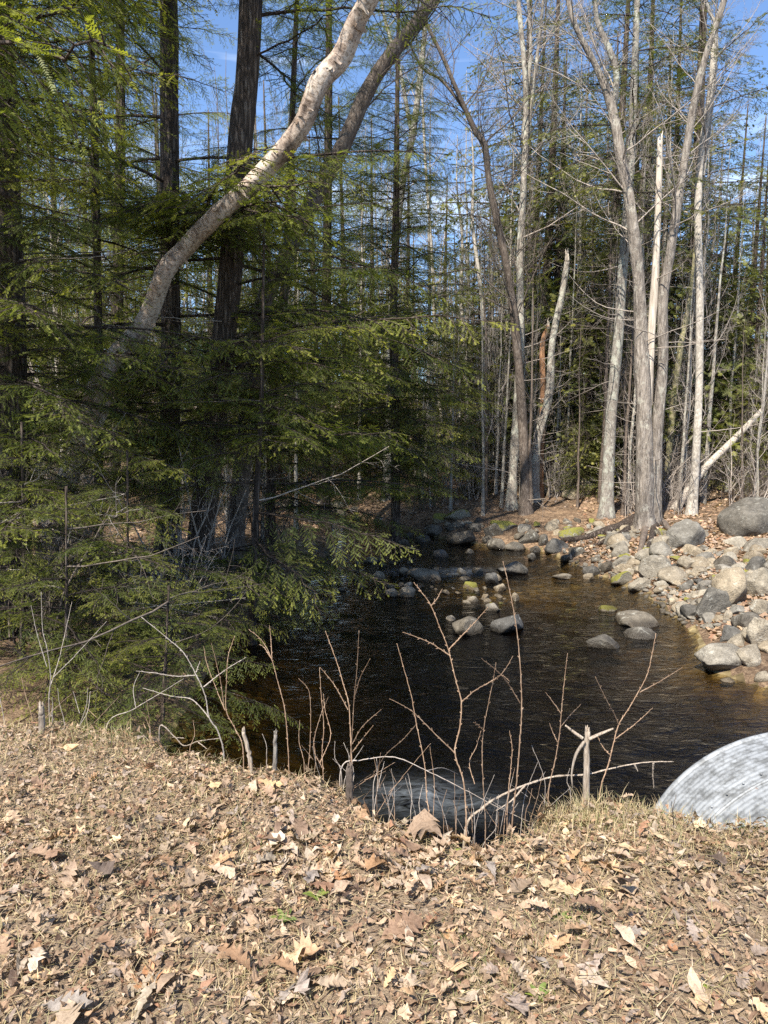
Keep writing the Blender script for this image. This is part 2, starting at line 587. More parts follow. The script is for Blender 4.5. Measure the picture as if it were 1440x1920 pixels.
# ------------------------------------------------------------------ ground
m, n, l, b = new_mat('forest_floor')
v = worldcoord(n, l)
c1 = ramp(n, l, noise(n, l, v, 14, 8, 0.72, 0.5), [(0.28, (0.05, 0.034, 0.022)), (0.45, (0.15, 0.10, 0.065)), (0.58, (0.30, 0.215, 0.14)), (0.75, (0.45, 0.35, 0.24))])
c2 = ramp(n, l, noise(n, l, v, 1.4, 5, 0.6), [(0.35, (0.62, 0.6, 0.58)), (0.65, (1.15, 1.08, 1.0))])
l.new(mixc(n, l, 1.0, c1, c2, 'MULTIPLY'), b.inputs['Base Color'])
bump(n, l, noise(n, l, v, 22, 8, 0.75), b, 1.0, 0.05)
M['forest_floor'] = m
m, n, l, b = new_mat('near_soil')
v = worldcoord(n, l)
c1 = ramp(n, l, noise(n, l, v, 40, 8, 0.75, 0.6), [(0.28, (0.13, 0.09, 0.06)), (0.42, (0.28, 0.20, 0.135)), (0.56, (0.40, 0.30, 0.205)), (0.75, (0.50, 0.40, 0.29))])
l.new(c1, b.inputs['Base Color'])
bump(n, l, noise(n, l, v, 60, 8, 0.75), b, 1.0, 0.03)
M['near_soil'] = m
m, n, l, b = new_mat('stream_bed')
v = worldcoord(n, l)
vo = n.new('ShaderNodeTexVoronoi')
vo.inputs['Scale'].default_value = 9
l.new(v, vo.inputs['Vector'])
c1 = ramp(n, l, vo.outputs['Color'], [(0.0, (0.085, 0.064, 0.036)), (0.5, (0.19, 0.15, 0.082)), (1.0, (0.34, 0.28, 0.165))])
c2 = ramp(n, l, noise(n, l, v, 3, 5), [(0.3, (0.35, 0.32, 0.28)), (0.7, (1.1, 1.05, 0.9))])
l.new(mixc(n, l, 1.0, c1, c2, 'MULTIPLY'), b.inputs['Base Color'])
bump(n, l, vo.outputs['Distance'], b, 0.8, 0.05)
M['stream_bed'] = m

NV, NU = 420, 250
yv = np.concatenate([np.linspace(-6, 0.8, 12, endpoint=False), np.linspace(0.8, 5.2, 150, endpoint=False),
                     np.linspace(5.2, 26, 170, endpoint=False), np.geomspace(26, 420, 60)])
uu = np.linspace(-1, 1, NU)
uu = np.sign(uu) * np.abs(uu) ** 1.35
Yg = np.tile(yv[:, None], (1, NU))
half = 7.0 + np.maximum(yv, 0) * 1.25
Xg = uu[None, :] * half[:, None]
Zg = gz(Xg, Yg)
mb = MB()
nr = len(yv)
i = np.arange(nr - 1)[:, None] * NU
j = np.arange(NU - 1)[None, :]
F = np.stack([i + j, i + j + 1, i + NU + j + 1, i + NU + j], -1).reshape(-1, 4)
Vg = np.stack([Xg, Yg, Zg], -1).reshape(-1, 3)
fc = Vg[F].mean(1)
sdf = stream_sd(fc[:, 0], fc[:, 1])
fm = np.where(fc[:, 2] < WATER_Z + 0.03, 2, np.where(fc[:, 1] < edge_y(fc[:, 0]) + 1.0, 1, 0))
mb.add(Vg, F[fm == 0], 0)
for k in (1, 2):
    mb.quad.append(F[fm == k])
    mb.qm.append(np.full((fm == k).sum(), k))
tag(link('ground', mb.mesh('ground', [M['forest_floor'], M['near_soil'], M['stream_bed']])), kind='structure')

# ------------------------------------------------------------------ water
m, n, l, b = new_mat('stream_water')
v = worldcoord(n, l)
mp = n.new('ShaderNodeMapping')
mp.inputs['Scale'].default_value = (1.0, 2.2, 1.0)
mp.inputs['Rotation'].default_value = (0, 0, 0.35)
l.new(v, mp.inputs['Vector'])
h1 = noise(n, l, mp.outputs[0], 2.6, 3, 0.55, 0.8)
h2 = noise(n, l, mp.outputs[0], 9.0, 4, 0.6, 1.0)
hh = math_n(n, l, 'ADD', math_n(n, l, 'MULTIPLY', h1, 0.9), math_n(n, l, 'MULTIPLY', h2, 0.35))
bp = n.new('ShaderNodeBump')
bp.inputs['Strength'].default_value = 0.38
bp.inputs['Distance'].default_value = 0.10
l.new(hh, bp.inputs['Height'])
tr = n.new('ShaderNodeBsdfTransparent')
wa = n.new('ShaderNodeAttribute')
wa.attribute_name = 'Col'
ws = n.new('ShaderNodeSeparateColor')
l.new(wa.outputs['Color'], ws.inputs[0])
l.new(ramp(n, l, ws.outputs[1], [(0.0, (0.02, 0.013, 0.006)), (0.35, (0.12, 0.09, 0.048)), (0.75, (0.52, 0.44, 0.28)), (1.0, (0.85, 0.8, 0.65))]), tr.inputs['Color'])
gl = n.new('ShaderNodeBsdfGlossy')
gl.inputs['Roughness'].default_value = 0.04
gl.inputs['Color'].default_value = (1, 1, 1, 1)
l.new(bp.outputs[0], gl.inputs['Normal'])
fr = n.new('ShaderNodeFresnel')
fr.inputs['IOR'].default_value = 1.33
l.new(bp.outputs[0], fr.inputs['Normal'])
mx = n.new('ShaderNodeMixShader')
l.new(fr.outputs[0], mx.inputs['Fac'])
l.new(tr.outputs[0], mx.inputs[1])
l.new(gl.outputs[0], mx.inputs[2])
# churned foam: amount is carried by the surface as a vertex value
fa = n.new('ShaderNodeAttribute')
fa.attribute_name = 'Col'
df = n.new('ShaderNodeBsdfDiffuse')
df.inputs['Color'].default_value = (0.36, 0.40, 0.43, 1)
mp2 = n.new('ShaderNodeMapping')
mp2.inputs['Scale'].default_value = (1.0, 2.6, 1.0)
mp2.inputs['Rotation'].default_value = (0, 0, 0.5)
l.new(v, mp2.inputs['Vector'])
fn = ramp(n, l, noise(n, l, mp2.outputs[0], 5.5, 8, 0.7, 1.2), [(0.36, (0, 0, 0)), (0.68, (1, 1, 1))])
ff = math_n(n, l, 'MULTIPLY', ws.outputs[0], fn, True)
mx2 = n.new('ShaderNodeMixShader')
l.new(ff, mx2.inputs['Fac'])
l.new(mx.outputs[0], mx2.inputs[1])
l.new(df.outputs[0], mx2.inputs[2])
l.new(mx2.outputs[0], n['Material Output'].inputs['Surface'])
M['water'] = m

gx, gy = np.meshgrid(np.linspace(-22, 10, 330), np.concatenate([np.linspace(2.4, 14, 200), np.linspace(14.1, 42, 130)]))
foam = np.zeros_like(gx)
lump = np.zeros_like(gx)
for (px, py, sx, sy, a) in [(790, 1492, 0.4, 0.24, 0.34), (870, 1512, 0.35, 0.2, 0.22), (770, 1072, 0.5, 0.35, 0.35), (868, 1071, 0.5, 0.3, 0.55)]:
    q = at_z(px, py, WATER_Z)
    g = np.exp(-(((gx - q[0]) / sx) ** 2 + ((gy - q[1]) / sy) ** 2))
    foam = np.maximum(foam, a * g)
    lump += 0.05 * g * n2(gx, gy, 6, 1)
wz = WATER_Z + 0.012 * n2(gx, gy * 1.6, 2.4, 6) + 0.006 * n2(gx, gy * 1.8, 6.1, 7) + lump
keep = (stream_sd(gx, gy) < 0.45)
mb = MB()
ny, nx = gx.shape
i = np.arange(ny - 1)[:, None] * nx
j = np.arange(nx - 1)[None, :]
F = np.stack([i + j, i + j + 1, i + nx + j + 1, i + nx + j], -1).reshape(-1, 4)
F = F[keep.ravel()[F].any(1)]
absorb = np.exp(-2.6 * np.maximum(0, wz - gz(gx, gy)))
mb.add(np.stack([gx, gy, wz], -1).reshape(-1, 3), F, 0, np.stack([foam, absorb, absorb], -1).reshape(-1, 3))
tag(link('water', mb.mesh('water', M['water'])), kind='structure')

# ------------------------------------------------------------------ hemlock branch meshes (shared)
def rotz(v, a):
    c, s = math.cos(a), math.sin(a)
    return np.array((v[0] * c - v[1] * s, v[0] * s + v[1] * c, v[2]))


def needle_twig(mb, p, d, up, ln, nn, nl, nw, col, mat=1):
    """a twig clothed with flat needles on both sides"""
    side = np.cross(up, d)
    side /= np.linalg.norm(side) + 1e-9
    t = (np.arange(nn) + 0.5) / nn
    taper = np.where(t < 0.75, 1.0, 1.0 - (t - 0.75) * 2.4)
    base = p + d * (t * ln)[:, None] - np.array((0, 0, 1.0)) * (0.10 * ln * t * t)[:, None]
    V, Fs = [], []
    k = 0
    allv = []
    for s in (1, -1):
        jit = rng.uniform(-0.3, 0.3, (nn, 1))
        tip = base + (side * s * 0.86 + d * 0.5 + up * jit * 0.6) * (nl * taper * rng.uniform(0.75, 1.2, nn))[:, None]
        b1 = base - d * nw * 0.5
        b2 = base + d * nw * 0.5
        allv.append(np.stack([b1, b2, tip], 1).reshape(-1, 3))
    Vv = np.concatenate(allv)
    # terminal tuft
    Vv = np.concatenate([Vv, [p + d * ln * 0.86 + side * nw * 0.6, p + d * ln * 0.86 - side * nw * 0.6, p + d * (ln + nl * 0.7)]])
    mb.add(Vv, np.arange(len(Vv)).reshape(-1, 3), mat, col)


def hemlock_branch(seed, L=4.0, step2=0.065, step3=0.05, needles=True, lod=0):
    global rng
    keep_rng = rng
    rng = np.random.default_rng(seed)
    mb = MB()
    n = 14
    s = np.linspace(0, 1, n)
    wob = np.cumsum(rng.normal(0, 0.06, n)) * 0.5
    droop = rng.uniform(0.14, 0.30)
    P = np.stack([L * s, L * wob * s, L * (0.14 * s - droop * s ** 2)], -1)
    tube(mb, P, np.interp(s, [0, 1], [0.030, 0.004]), 5, 0)
    n2nd = int(L * 0.90 / step2)
    for k in range(n2nd):
        sk = 0.09 + 0.90 * (k + rng.uniform(-0.4, 0.4)) / n2nd
        sk = min(max(sk, 0.05), 0.995)
        if rng.random() < 0.17:
            continue
        p = np.array([np.interp(sk, s, P[:, a]) for a in range(3)])
        d0 = np.array([np.interp(min(sk + 0.03, 1), s, P[:, a]) - np.interp(max(sk - 0.03, 0), s, P[:, a]) for a in range(3)])
        d0 /= np.linalg.norm(d0)
        sg = 1 if k % 2 else -1
        prof = min(1.0, sk / 0.22) * (1 - sk) ** 0.75
        l2 = L * 0.36 * prof * rng.uniform(0.4, 1.25) + 0.10
        d2 = rotz(d0, sg * rng.uniform(0.75, 1.15))
        d2[2] += rng.uniform(-0.45, 0.2)
        d2 /= np.linalg.norm(d2)
        e = p + d2 * l2 - np.array((0, 0, 0.13 * l2))
        mid = (p + e) / 2 + np.array((0, 0, 0.05 * l2))
        if l2 > 0.2 and lod < 2:
            tube(mb, np.array([p, mid, e]), [0.008, 0.005, 0.002], 3, 0, cap=False)
        n3 = max(2, int(l2 / step3))
        bright0 = rng.uniform(0.8, 1.2)
        for q in range(n3 + 1):
            u = (q + 0.6) / (n3 + 0.6)
            if (u < 0.2 and sk < 0.6) or rng.random() < 0.16:
                continue
            pp = p * (1 - u) ** 2 + 2 * mid * u * (1 - u) + e * u * u
            last = q == n3
            l3 = (0.05 + 0.17 * (1 - u) ** 0.6 * min(1, l2 / 0.7)) * rng.uniform(0.6, 1.3)
            if last:
                dd = d2 + np.array((0, 0, -0.2))
            else:
                dd = rotz(d2, (1 if q % 2 else -1) * rng.uniform(0.6, 1.1)) + np.array((0, 0, rng.uniform(-0.5, 0.15)))
            dd /= np.linalg.norm(dd)
            up3 = np.array((rng.normal(0, .5), rng.normal(0, .5), 1.0))
            up3 /= np.linalg.norm(up3)
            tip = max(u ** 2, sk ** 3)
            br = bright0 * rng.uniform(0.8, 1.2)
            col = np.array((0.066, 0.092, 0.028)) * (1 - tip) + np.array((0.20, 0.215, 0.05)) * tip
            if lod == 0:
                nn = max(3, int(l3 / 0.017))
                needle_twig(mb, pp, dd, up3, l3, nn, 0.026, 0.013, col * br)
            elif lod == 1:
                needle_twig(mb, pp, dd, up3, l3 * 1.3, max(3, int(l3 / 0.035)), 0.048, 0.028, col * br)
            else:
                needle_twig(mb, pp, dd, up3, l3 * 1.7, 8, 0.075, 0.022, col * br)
    rng = keep_rng
    return mb


HB = [hemlock_branch(100 + k).mesh('hemlock_branch', [M['hemlock_bark'], M['needle']]) for k in range(9)]
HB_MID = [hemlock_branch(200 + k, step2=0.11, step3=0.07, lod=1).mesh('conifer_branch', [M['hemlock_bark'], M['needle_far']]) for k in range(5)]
HB_FAR = [hemlock_branch(300 + k, step2=0.18, step3=0.12, lod=2).arrays() for k in range(4)]


# ------------------------------------------------------------------ bare branch meshes (shared)
def bare_branch(seed, L=3.0, depth=3, droop=0.0, spread=0.7, sides=4, r0=0.022, dens=1.15, rmin=0.0022, seg=(9, 6)):
    rg = np.random.default_rng(seed)
    mb = MB()

    def grow(p, d, ln, r, lev):
        n = seg[1] if lev else seg[0]
        pts = [p]
        dd = d.copy()
        for k in range(n - 1):
            dd = dd + rg.normal(0, 0.11 + 0.03 * lev, 3) + np.array((0, 0, 0.05 - droop))
            dd /= np.linalg.norm(dd)
            pts.append(pts[-1] + dd * ln / (n - 1))
        pts = np.array(pts)
        tube(mb, pts, np.linspace(r, max(r * 0.25, rmin * 0.6), n), sides if lev == 0 else 3, 0, cap=False)
        if lev >= depth:
            return
        cnt = int((ln / (0.30 if lev == 0 else 0.17)) * dens) + 1
        for k in range(cnt):
            u = 0.18 + 0.8 * (k + rg.uniform(0, 0.8)) / cnt
            u = min(u, 0.99)
            q = np.array([np.interp(u, np.linspace(0, 1, n), pts[:, a]) for a in range(3)])
            ax = rg.normal(0, 1, 3)
            ax -= d * (ax @ d)
            ax /= np.linalg.norm(ax) + 1e-9
            nd = d * math.cos(spread) + ax * math.sin(spread) * rg.uniform(0.6, 1.3)
            nd /= np.linalg.norm(nd)
            grow(q, nd, ln * (1 - u * 0.6) * rg.uniform(0.28, 0.5), max(r * (1 - u) * 0.55, rmin), lev + 1)

    grow(np.zeros(3), np.array((1.0, 0, 0)), L, r0, 0)
    return mb


BB = [bare_branch(400 + k) for k in range(6)]
BB_A = [bare_branch(470 + k, r0=0.03, dens=0.85, rmin=0.0042, sides=3).arrays() for k in range(6)]
BB_GREY = [x.mesh('bare_branch', M['twig']) for x in BB]
BB_DARK = [x.mesh('dark_bare_branch', M['twig_dark']) for x in BB]
DEAD = [bare_branch(450 + k, L=2.0, depth=2, droop=0.035, spread=0.9, r0=0.012, dens=0.6) for k in range(5)]
DEAD_M = [x.mesh('dead_branch', M['twig']) for x in DEAD]
DEAD_D = [x.mesh('dark_dead_branch', M['twig_dark']) for x in DEAD]


def proj(p):
    q = np.asarray(p) - _C
    z = q @ _F
    return 720 + FPX * (q @ _R) / z, 960 - FPX * (q @ _U) / z, z


# stretches of trunk that stand free of boughs: (x0, y0, x1, y1, half width px, depth)
CLEAR = [(500, 305, 700, -20, 42, 9.3), (262, 605, 330, 490, 38, 10.0), (345, 465, 375, 445, 26, 10.0), (452, 290, 466, 110, 36, 11.6), (424, 610, 432, 470, 34, 11.6),
         (318, 345, 318, 220, 30, 12.6), (330, 690, 326, 560, 28, 12.6), (640, 280, 740, 95, 30, 13.2), (360, 1040, 372, 980, 40, 11.6),
         (400, 30, 400, 260, 34, 30), (420, 960, 480, 990, 40, 14), (505, 880, 505, 960, 25, 14)]


def blocked(p, az, el, L):
    d = np.array((math.cos(az) * math.cos(el), math.sin(az) * math.cos(el), math.sin(el)))
    for f in (0.3, 0.5, 0.7, 0.9):
        q = np.asarray(p) + d * L * f - np.array((0, 0, 0.20 * L * f * f))
        x, y, z = proj(q)
        wpx = 0.22 * L * (1 - f) / z * FPX
        for x0, y0, x1, y1, hw, dep in CLEAR:
            if z > dep:
                continue
            ex, ey = x1 - x0, y1 - y0
            t = min(1, max(0, ((x - x0) * ex + (y - y0) * ey) / (ex * ex + ey * ey)))
            if math.hypot(x - x0 - t * ex, y - y0 - t * ey) < hw * 0.6 + wpx * 0.55:
                return True
    return False


def place_branch(me, parent, base, p, az, el, scale, name='branch', roll=0.0):
    o = link(name, me, parent, loc=Vector(p) - Vector(base))
    o.rotation_euler = Euler((roll, -el, az), 'XYZ')
    o.scale = (scale, scale, scale)
    return o


def stem_world(path, depth, H=None, ddep=None):
    """photo path [(px, py, width_px)] at a given depth -> points and radii; extended upward to height H"""
    pts, rad = [], []
    for k, (px, py, w) in enumerate(path):
        yd = depth + (ddep * k / max(1, len(path) - 1) if ddep else 0)
        p = at_y(px, py, yd)
        pts.append(p)
        rad.append(w * yd / FPX / 2 * (0.70 if depth > 16 else 0.84))
    pts = [np.array(p) for p in pts]
    if H is not None:
        d = pts[-1] - pts[-2]
        d = d / np.linalg.norm(d)
        d = d * 0.5 + np.array((0, 0, 0.5))
        d /= np.linalg.norm(d)
        top = H - pts[-1][2]
        if top > 0.5:
            pts.append(pts[-1] + d * top * 0.5)
            rad.append(rad[-1] * 0.6)
            pts.append(pts[-1] + d * top * 0.5)
            rad.append(0.012)
    return pts, rad


def flare(P, r, k=0.55, h=0.35):
    """root flare near the foot"""
    z = P[:, 2] - P[0, 2]
    return r * (1 + k * np.exp(-z / h))


def tree_trunk(parent, base, pts, rad, matname, sides=14, lump=0.06, fl=0.5, name='trunk', sink=0.25, n=None):
    P, r = smooth_path(pts, rad, n or max(12, 6 * len(pts)))
    P = P.copy()
    if fl:
        r = flare(P, r, fl)
    if sink:
        P = np.vstack([P[0] - np.array((0, 0, sink)), P])
        r = np.r_[r[0] * 1.1, r]
    mb = MB()
    tube(mb, P - np.array(base), r, sides, 0, lump=lump)
    return link(name, mb.mesh(name, M[matname]), parent), P, r


def on_path(P, z):
    k = np.interp(z, P[:, 2], np.arange(len(P)))
    return np.array([np.interp(k, np.arange(len(P)), P[:, a]) for a in range(3)])


def hemlock(label, path, depth, H, nb, Lmax, zmin, meshes=HB, barkname='hemlock_bark', dead=14, name='hemlock_tree', group=None, seed=0,
            elev=(0.22, -0.14), top_keep=1.0, deadz=None, cat='tree', sides=14, boughs=()):
    rg = np.random.default_rng(1000 + seed)
    pts, rad = stem_world(path, depth, H)
    g = gz1(pts[0][0], pts[0][1])
    pts[0][2] = g
    base = Vector((pts[0][0], pts[0][1], g))
    root = tag(empty(name, base), label, cat, group)
    t, P, r = tree_trunk(root, base, pts, rad, barkname, sides)
    crown = empty('crown', (0, 0, 0), root)
    Hh = P[-1][2]
    for k in range(nb):
        u = (k + rg.uniform(0, 1)) / nb
        z = zmin + (Hh - zmin) * u ** 1.15
        p = on_path(P, z)
        f = (z - zmin) / (Hh - zmin)
        L = Lmax * (0.25 + 0.75 * min(1, f / 0.12)) * (1 - f) ** 0.72 * rg.uniform(0.55, 1.12) + 0.35
        az = k * 2.39996 + rg.uniform(-0.5, 0.5)
        el = elev[1] + (elev[0] - elev[1]) * f + rg.uniform(-0.16, 0.16)
        roll = rg.uniform(-0.5, 0.5)
        if depth < 16 and blocked(p, az, el, L):
            continue
        place_branch(meshes[k % len(meshes)], crown, base, p, az, el, L / 4.0, roll=roll)
    for k, bq in enumerate(boughs):
        bx, by, bd = bq[:3]
        q = at_y(bx, by, bd)
        z = min(max(q[2] + 0.35, P[1][2] + 0.2), Hh - 0.5)
        p = on_path(P, z)
        L = math.hypot(q[0] - p[0], q[1] - p[1]) * 1.12 + 0.2
        el = math.atan2(q[2] - p[2], L) + 0.16
        if len(bq) == 3 and blocked(p, math.atan2(q[1] - p[1], q[0] - p[0]), el, L):
            continue
        place_branch(meshes[(k * 5 + seed) % len(meshes)], crown, base, p, math.atan2(q[1] - p[1], q[0] - p[0]), el, L / 4.0, roll=rg.uniform(-0.3, 0.3))
    dz = deadz or (g + 0.5, min(zmin + 3.5, Hh * 0.7))
    for k in range(dead):
        z = rg.uniform(*dz)
        p = on_path(P, z)
        place_branch((DEAD_M if rg.random() < 0.5 else DEAD_D)[k % 5], crown, base, p, rg.uniform(0, 6.28), rg.uniform(-0.25, 0.3), rg.uniform(0.4, 1.0), 'dead_branch')
    return root


# ------------------------------------------------------------------ near hemlocks on the left bank
hemlock('thick dark hemlock on the left bank behind the forked birch clump', [(20, 1140, 96), (12, 700, 84), (2, 350, 74), (-6, 0, 62)], 8.6, 19, 100, 4.0, 0.9, seed=1, dead=50,
        boughs=[(180, 560, 7), (80, 640, 6.5), (60, 780, 6.8), (170, 850, 7.2), (120, 1040, 6.7), (220, 1000, 7.4), (60, 900, 7), (240, 690, 7.6), (140, 720, 7), (40, 540, 6.8), (110, 460, 7), (170, 760, 8.2), (215, 745, 8.6), (130, 930, 8.4), (100, 840, 8.2), (190, 860, 8.4), (30, 1000, 6.8), (160, 1120, 6.6), (290, 900, 8)])
hemlock('straight dark hemlock trunk crossed by the leaning birch', [(314, 1045, 48), (320, 700, 42), (318, 350, 40), (316, 0, 36)], 12.6, 21, 105, 4.6, 0.1, seed=2, dead=55,
        boughs=[(250, 400, 9.5), (150, 400, 9.6), (400, 430, 9.4), (330, 760, 9), (230, 790, 8.9), (430, 760, 9.2), (200, 300, 9.8), (470, 420, 10), (300, 640, 9.2), (380, 860, 9.6), (180, 640, 9.6), (560, 420, 10.5), (425, 395, 8.8, 1), (410, 425, 8.5, 1), (440, 385, 9.0, 1), (395, 410, 8.4, 1), (180, 700, 9.2)])
hemlock('furrowed hemlock leaning slightly, just behind the top of the leaning birch', [(366, 1062, 58), (400, 800, 54), (428, 560, 50), (452, 250, 50), (470, 0, 48)], 11.6, 22, 105, 4.7, -0.1, seed=3, dead=60,
        boughs=[(600, 560, 9.5), (680, 620, 10), (560, 650, 9.2), (450, 700, 8.7), (640, 800, 10), (560, 900, 9.5), (700, 950, 11), (600, 1040, 9.5), (500, 1090, 8.8), (420, 1140, 8.4), (610, 1130, 9.6), (660, 440, 10.4),
                (500, 820, 8.8), (420, 900, 8.8), (690, 720, 10.5), (560, 380, 10), (600, 320, 10.5), (530, 980, 9), (350, 1120, 8.4), (460, 620, 9), (620, 680, 9.4), (540, 740, 9), (660, 860, 10), (480, 900, 8.8), (580, 800, 9.4), (520, 560, 9.4), (640, 980, 10), (560, 1180, 8.8), (650, 1080, 10.2), (700, 560, 10.6), (480, 1020, 8.8)])
hemlock('slender hemlock beside the stream with boughs low over the water', [(505, 975, 22), (512, 750, 20), (535, 520, 18)], 14.5, 13, 80, 3.4, -0.2, seed=4, dead=26,
        boughs=[(720, 960, 13.2), (780, 950, 14), (690, 890, 13), (640, 1000, 12.2), (620, 860, 12.5), (740, 1000, 13.5)])
hemlock('dark dense hemlock at the stream bend, drooping over the far boulders', [(742, 985, 26), (742, 830, 24), (738, 600, 22), (742, 420, 18)], 18.5, 13.5, 270, 3.0, -0.3, seed=5, dead=6,
        boughs=[(800, 350, 17), (810, 700, 17), (780, 600, 16.8), (830, 890, 17), (700, 760, 16.5), (650, 700, 16.5), (810, 930, 17), (790, 800, 16.8), (770, 450, 16.8)])
hemlock('young hemlock overhanging the dark pool', [(470, 1180, 18), (480, 950, 14), (490, 760, 10)], 9.6, 4.6, 46, 2.9, -1.0, seed=6, dead=6)
hemlock('knee-high hemlock sapling among bare twigs on the left bank', [(120, 1240, 10), (125, 1130, 7)], 6.6, 1.0, 26, 1.4, -1.0, seed=7, dead=4)
hemlock('small hemlock sapling at the foot of the near bank above the pool', [(300, 1330, 9), (310, 1250, 7)], 6.4, 0.1, 24, 1.3, -1.2, seed=8, dead=3)
hemlock('added bushy hemlock sapling in front of the thick hemlock', [(40, 1250, 12), (45, 1100, 8)], 7.3, 1.6, 36, 1.9, -0.9, seed=13, dead=10)  # added so its boughs shade the sunlit ground of the left bank
hemlock('added bushy hemlock sapling hanging over the dark hollow', [(235, 1265, 12), (240, 1120, 8)], 7.6, 1.3, 34, 1.8, -1.0, seed=14, dead=10)  # second sapling added to shade the left bank
hemlock('slim hemlock pole between the thick hemlock and the straight one', [(180, 1010, 20), (185, 700, 18), (178, 300, 16)], 11.0, 12, 95, 3.4, 0.3, seed=9, dead=36)
hemlock('hemlock with sunlit yellow-green boughs high above the leaning birch foot', [(-160, 1190, 60), (-165, 600, 54), (-170, 0, 48)], 7.4, 16, 110, 4.2, 2.6, seed=10, dead=6,
        boughs=[(140, 110, 6.3), (220, 70, 6.3), (70, 220, 6), (250, 180, 6.8), (330, 90, 7.2), (100, 320, 6.4), (40, 120, 6), (180, 240, 6.6), (30, 400, 6.2), (300, 20, 6.8), (120, 20, 6.2)])
hemlock('tall hemlock filling the gap behind the leaning dark tree', [(610, 1000, 26), (612, 600, 24), (616, 200, 20)], 19.5, 18, 120, 3.4, 0.5, seed=11, dead=20)
hemlock('hemlock set back behind the straight and the furrowed hemlock', [(215, 985, 30), (220, 600, 28), (226, 200, 24)], 17.5, 19, 130, 4.4, 1.0, seed=12, dead=26)

# ------------------------------------------------------------------ bare and broken trees, traced
def bare_tree(label, stems, depth, matname='grey_bark', nb=26, H=None, twigs='grey', name='bare_tree', group=None, seed=0, zb=None, blen=(0.5, 1.2), cat='tree', fl=0.5, sides=12,
              ddep=None, dead=0, up=0.75, broken=(), mats=None):
    rg = np.random.default_rng(2000 + seed)
    first = stems[0]
    root = None
    crown = None
    for si, path in enumerate(stems):
        h = None if si in broken else H
        pts, rad = stem_world(path, depth + 0.12 * si, h, ddep)
        if root is None:
            g = gz1(pts[0][0], pts[0][1])
            pts[0][2] = g
            base = Vector((pts[0][0], pts[0][1], g))
            root = tag(empty(name, base), label, cat, group)
        mn = mats[si] if mats else matname
        pts = [pts[0]] + [p_ + np.array((rg.normal(0, .035), rg.normal(0, .05), 0)) for p_ in pts[1:]]
        t, P, r = tree_trunk(root, base, pts, rad, mn, sides, 0.12, fl if si == 0 else 0, 'trunk' if si == 0 else 'stem', 0.25 if si == 0 else 0)
        if si in broken:
            # splintered top
            mb = MB()
            for k in range(5):
                a = rg.uniform(0, 6.28)
                q = P[-1] - np.array(base) + np.array((math.cos(a), math.sin(a), 0)) * r[-1] * 0.6
                hh = rg.uniform(0.08, 0.4) * (1 if r[-1] > 0.06 else 0.6)
                tube(mb, np.array([q - (0, 0, 0.1), q + (0, 0, hh * 0.5), q + (rg.uniform(-.03, .03), 0, hh)]), [r[-1] * 0.5, r[-1] * 0.33, 0.004], 5, 0)
            link('splinter', mb.mesh('splinter', M['dead_wood']), root)
        cnt = int(nb * 1.4) if si == 0 else int(nb * 0.8)
        if si in broken:
            cnt = 0
        if cnt and crown is None:
            crown = empty('crown', (0, 0, 0), root)
        z0 = zb if zb is not None else P[0][2] + 0.35 * (P[-1][2] - P[0][2])
        z0 = max(z0, P[0][2] + 0.1)
        for k in range(cnt):
            u = (k + rg.uniform(0, 1)) / cnt
            z = z0 + (P[-1][2] - z0) * u
            p = on_path(P, z)
            sc = rg.uniform(*blen) * (1 - 0.55 * u)
            place_branch((BB_GREY if twigs == 'grey' else BB_DARK)[k % 6], crown, base, p, rg.uniform(0, 6.28), rg.uniform(up - 0.4, up + 0.35), sc)
        for k in range(dead):
            if crown is None:
                crown = empty('crown', (0, 0, 0), root)
            z = rg.uniform(P[0][2] + 0.6, P[0][2] + 6)
            p = on_path(P, z)
            place_branch(DEAD_M[k % 5], crown, base, p, rg.uniform(0, 6.28), rg.uniform(-0.1, 0.35), rg.uniform(0.5, 1.2), 'dead_branch')
    return root


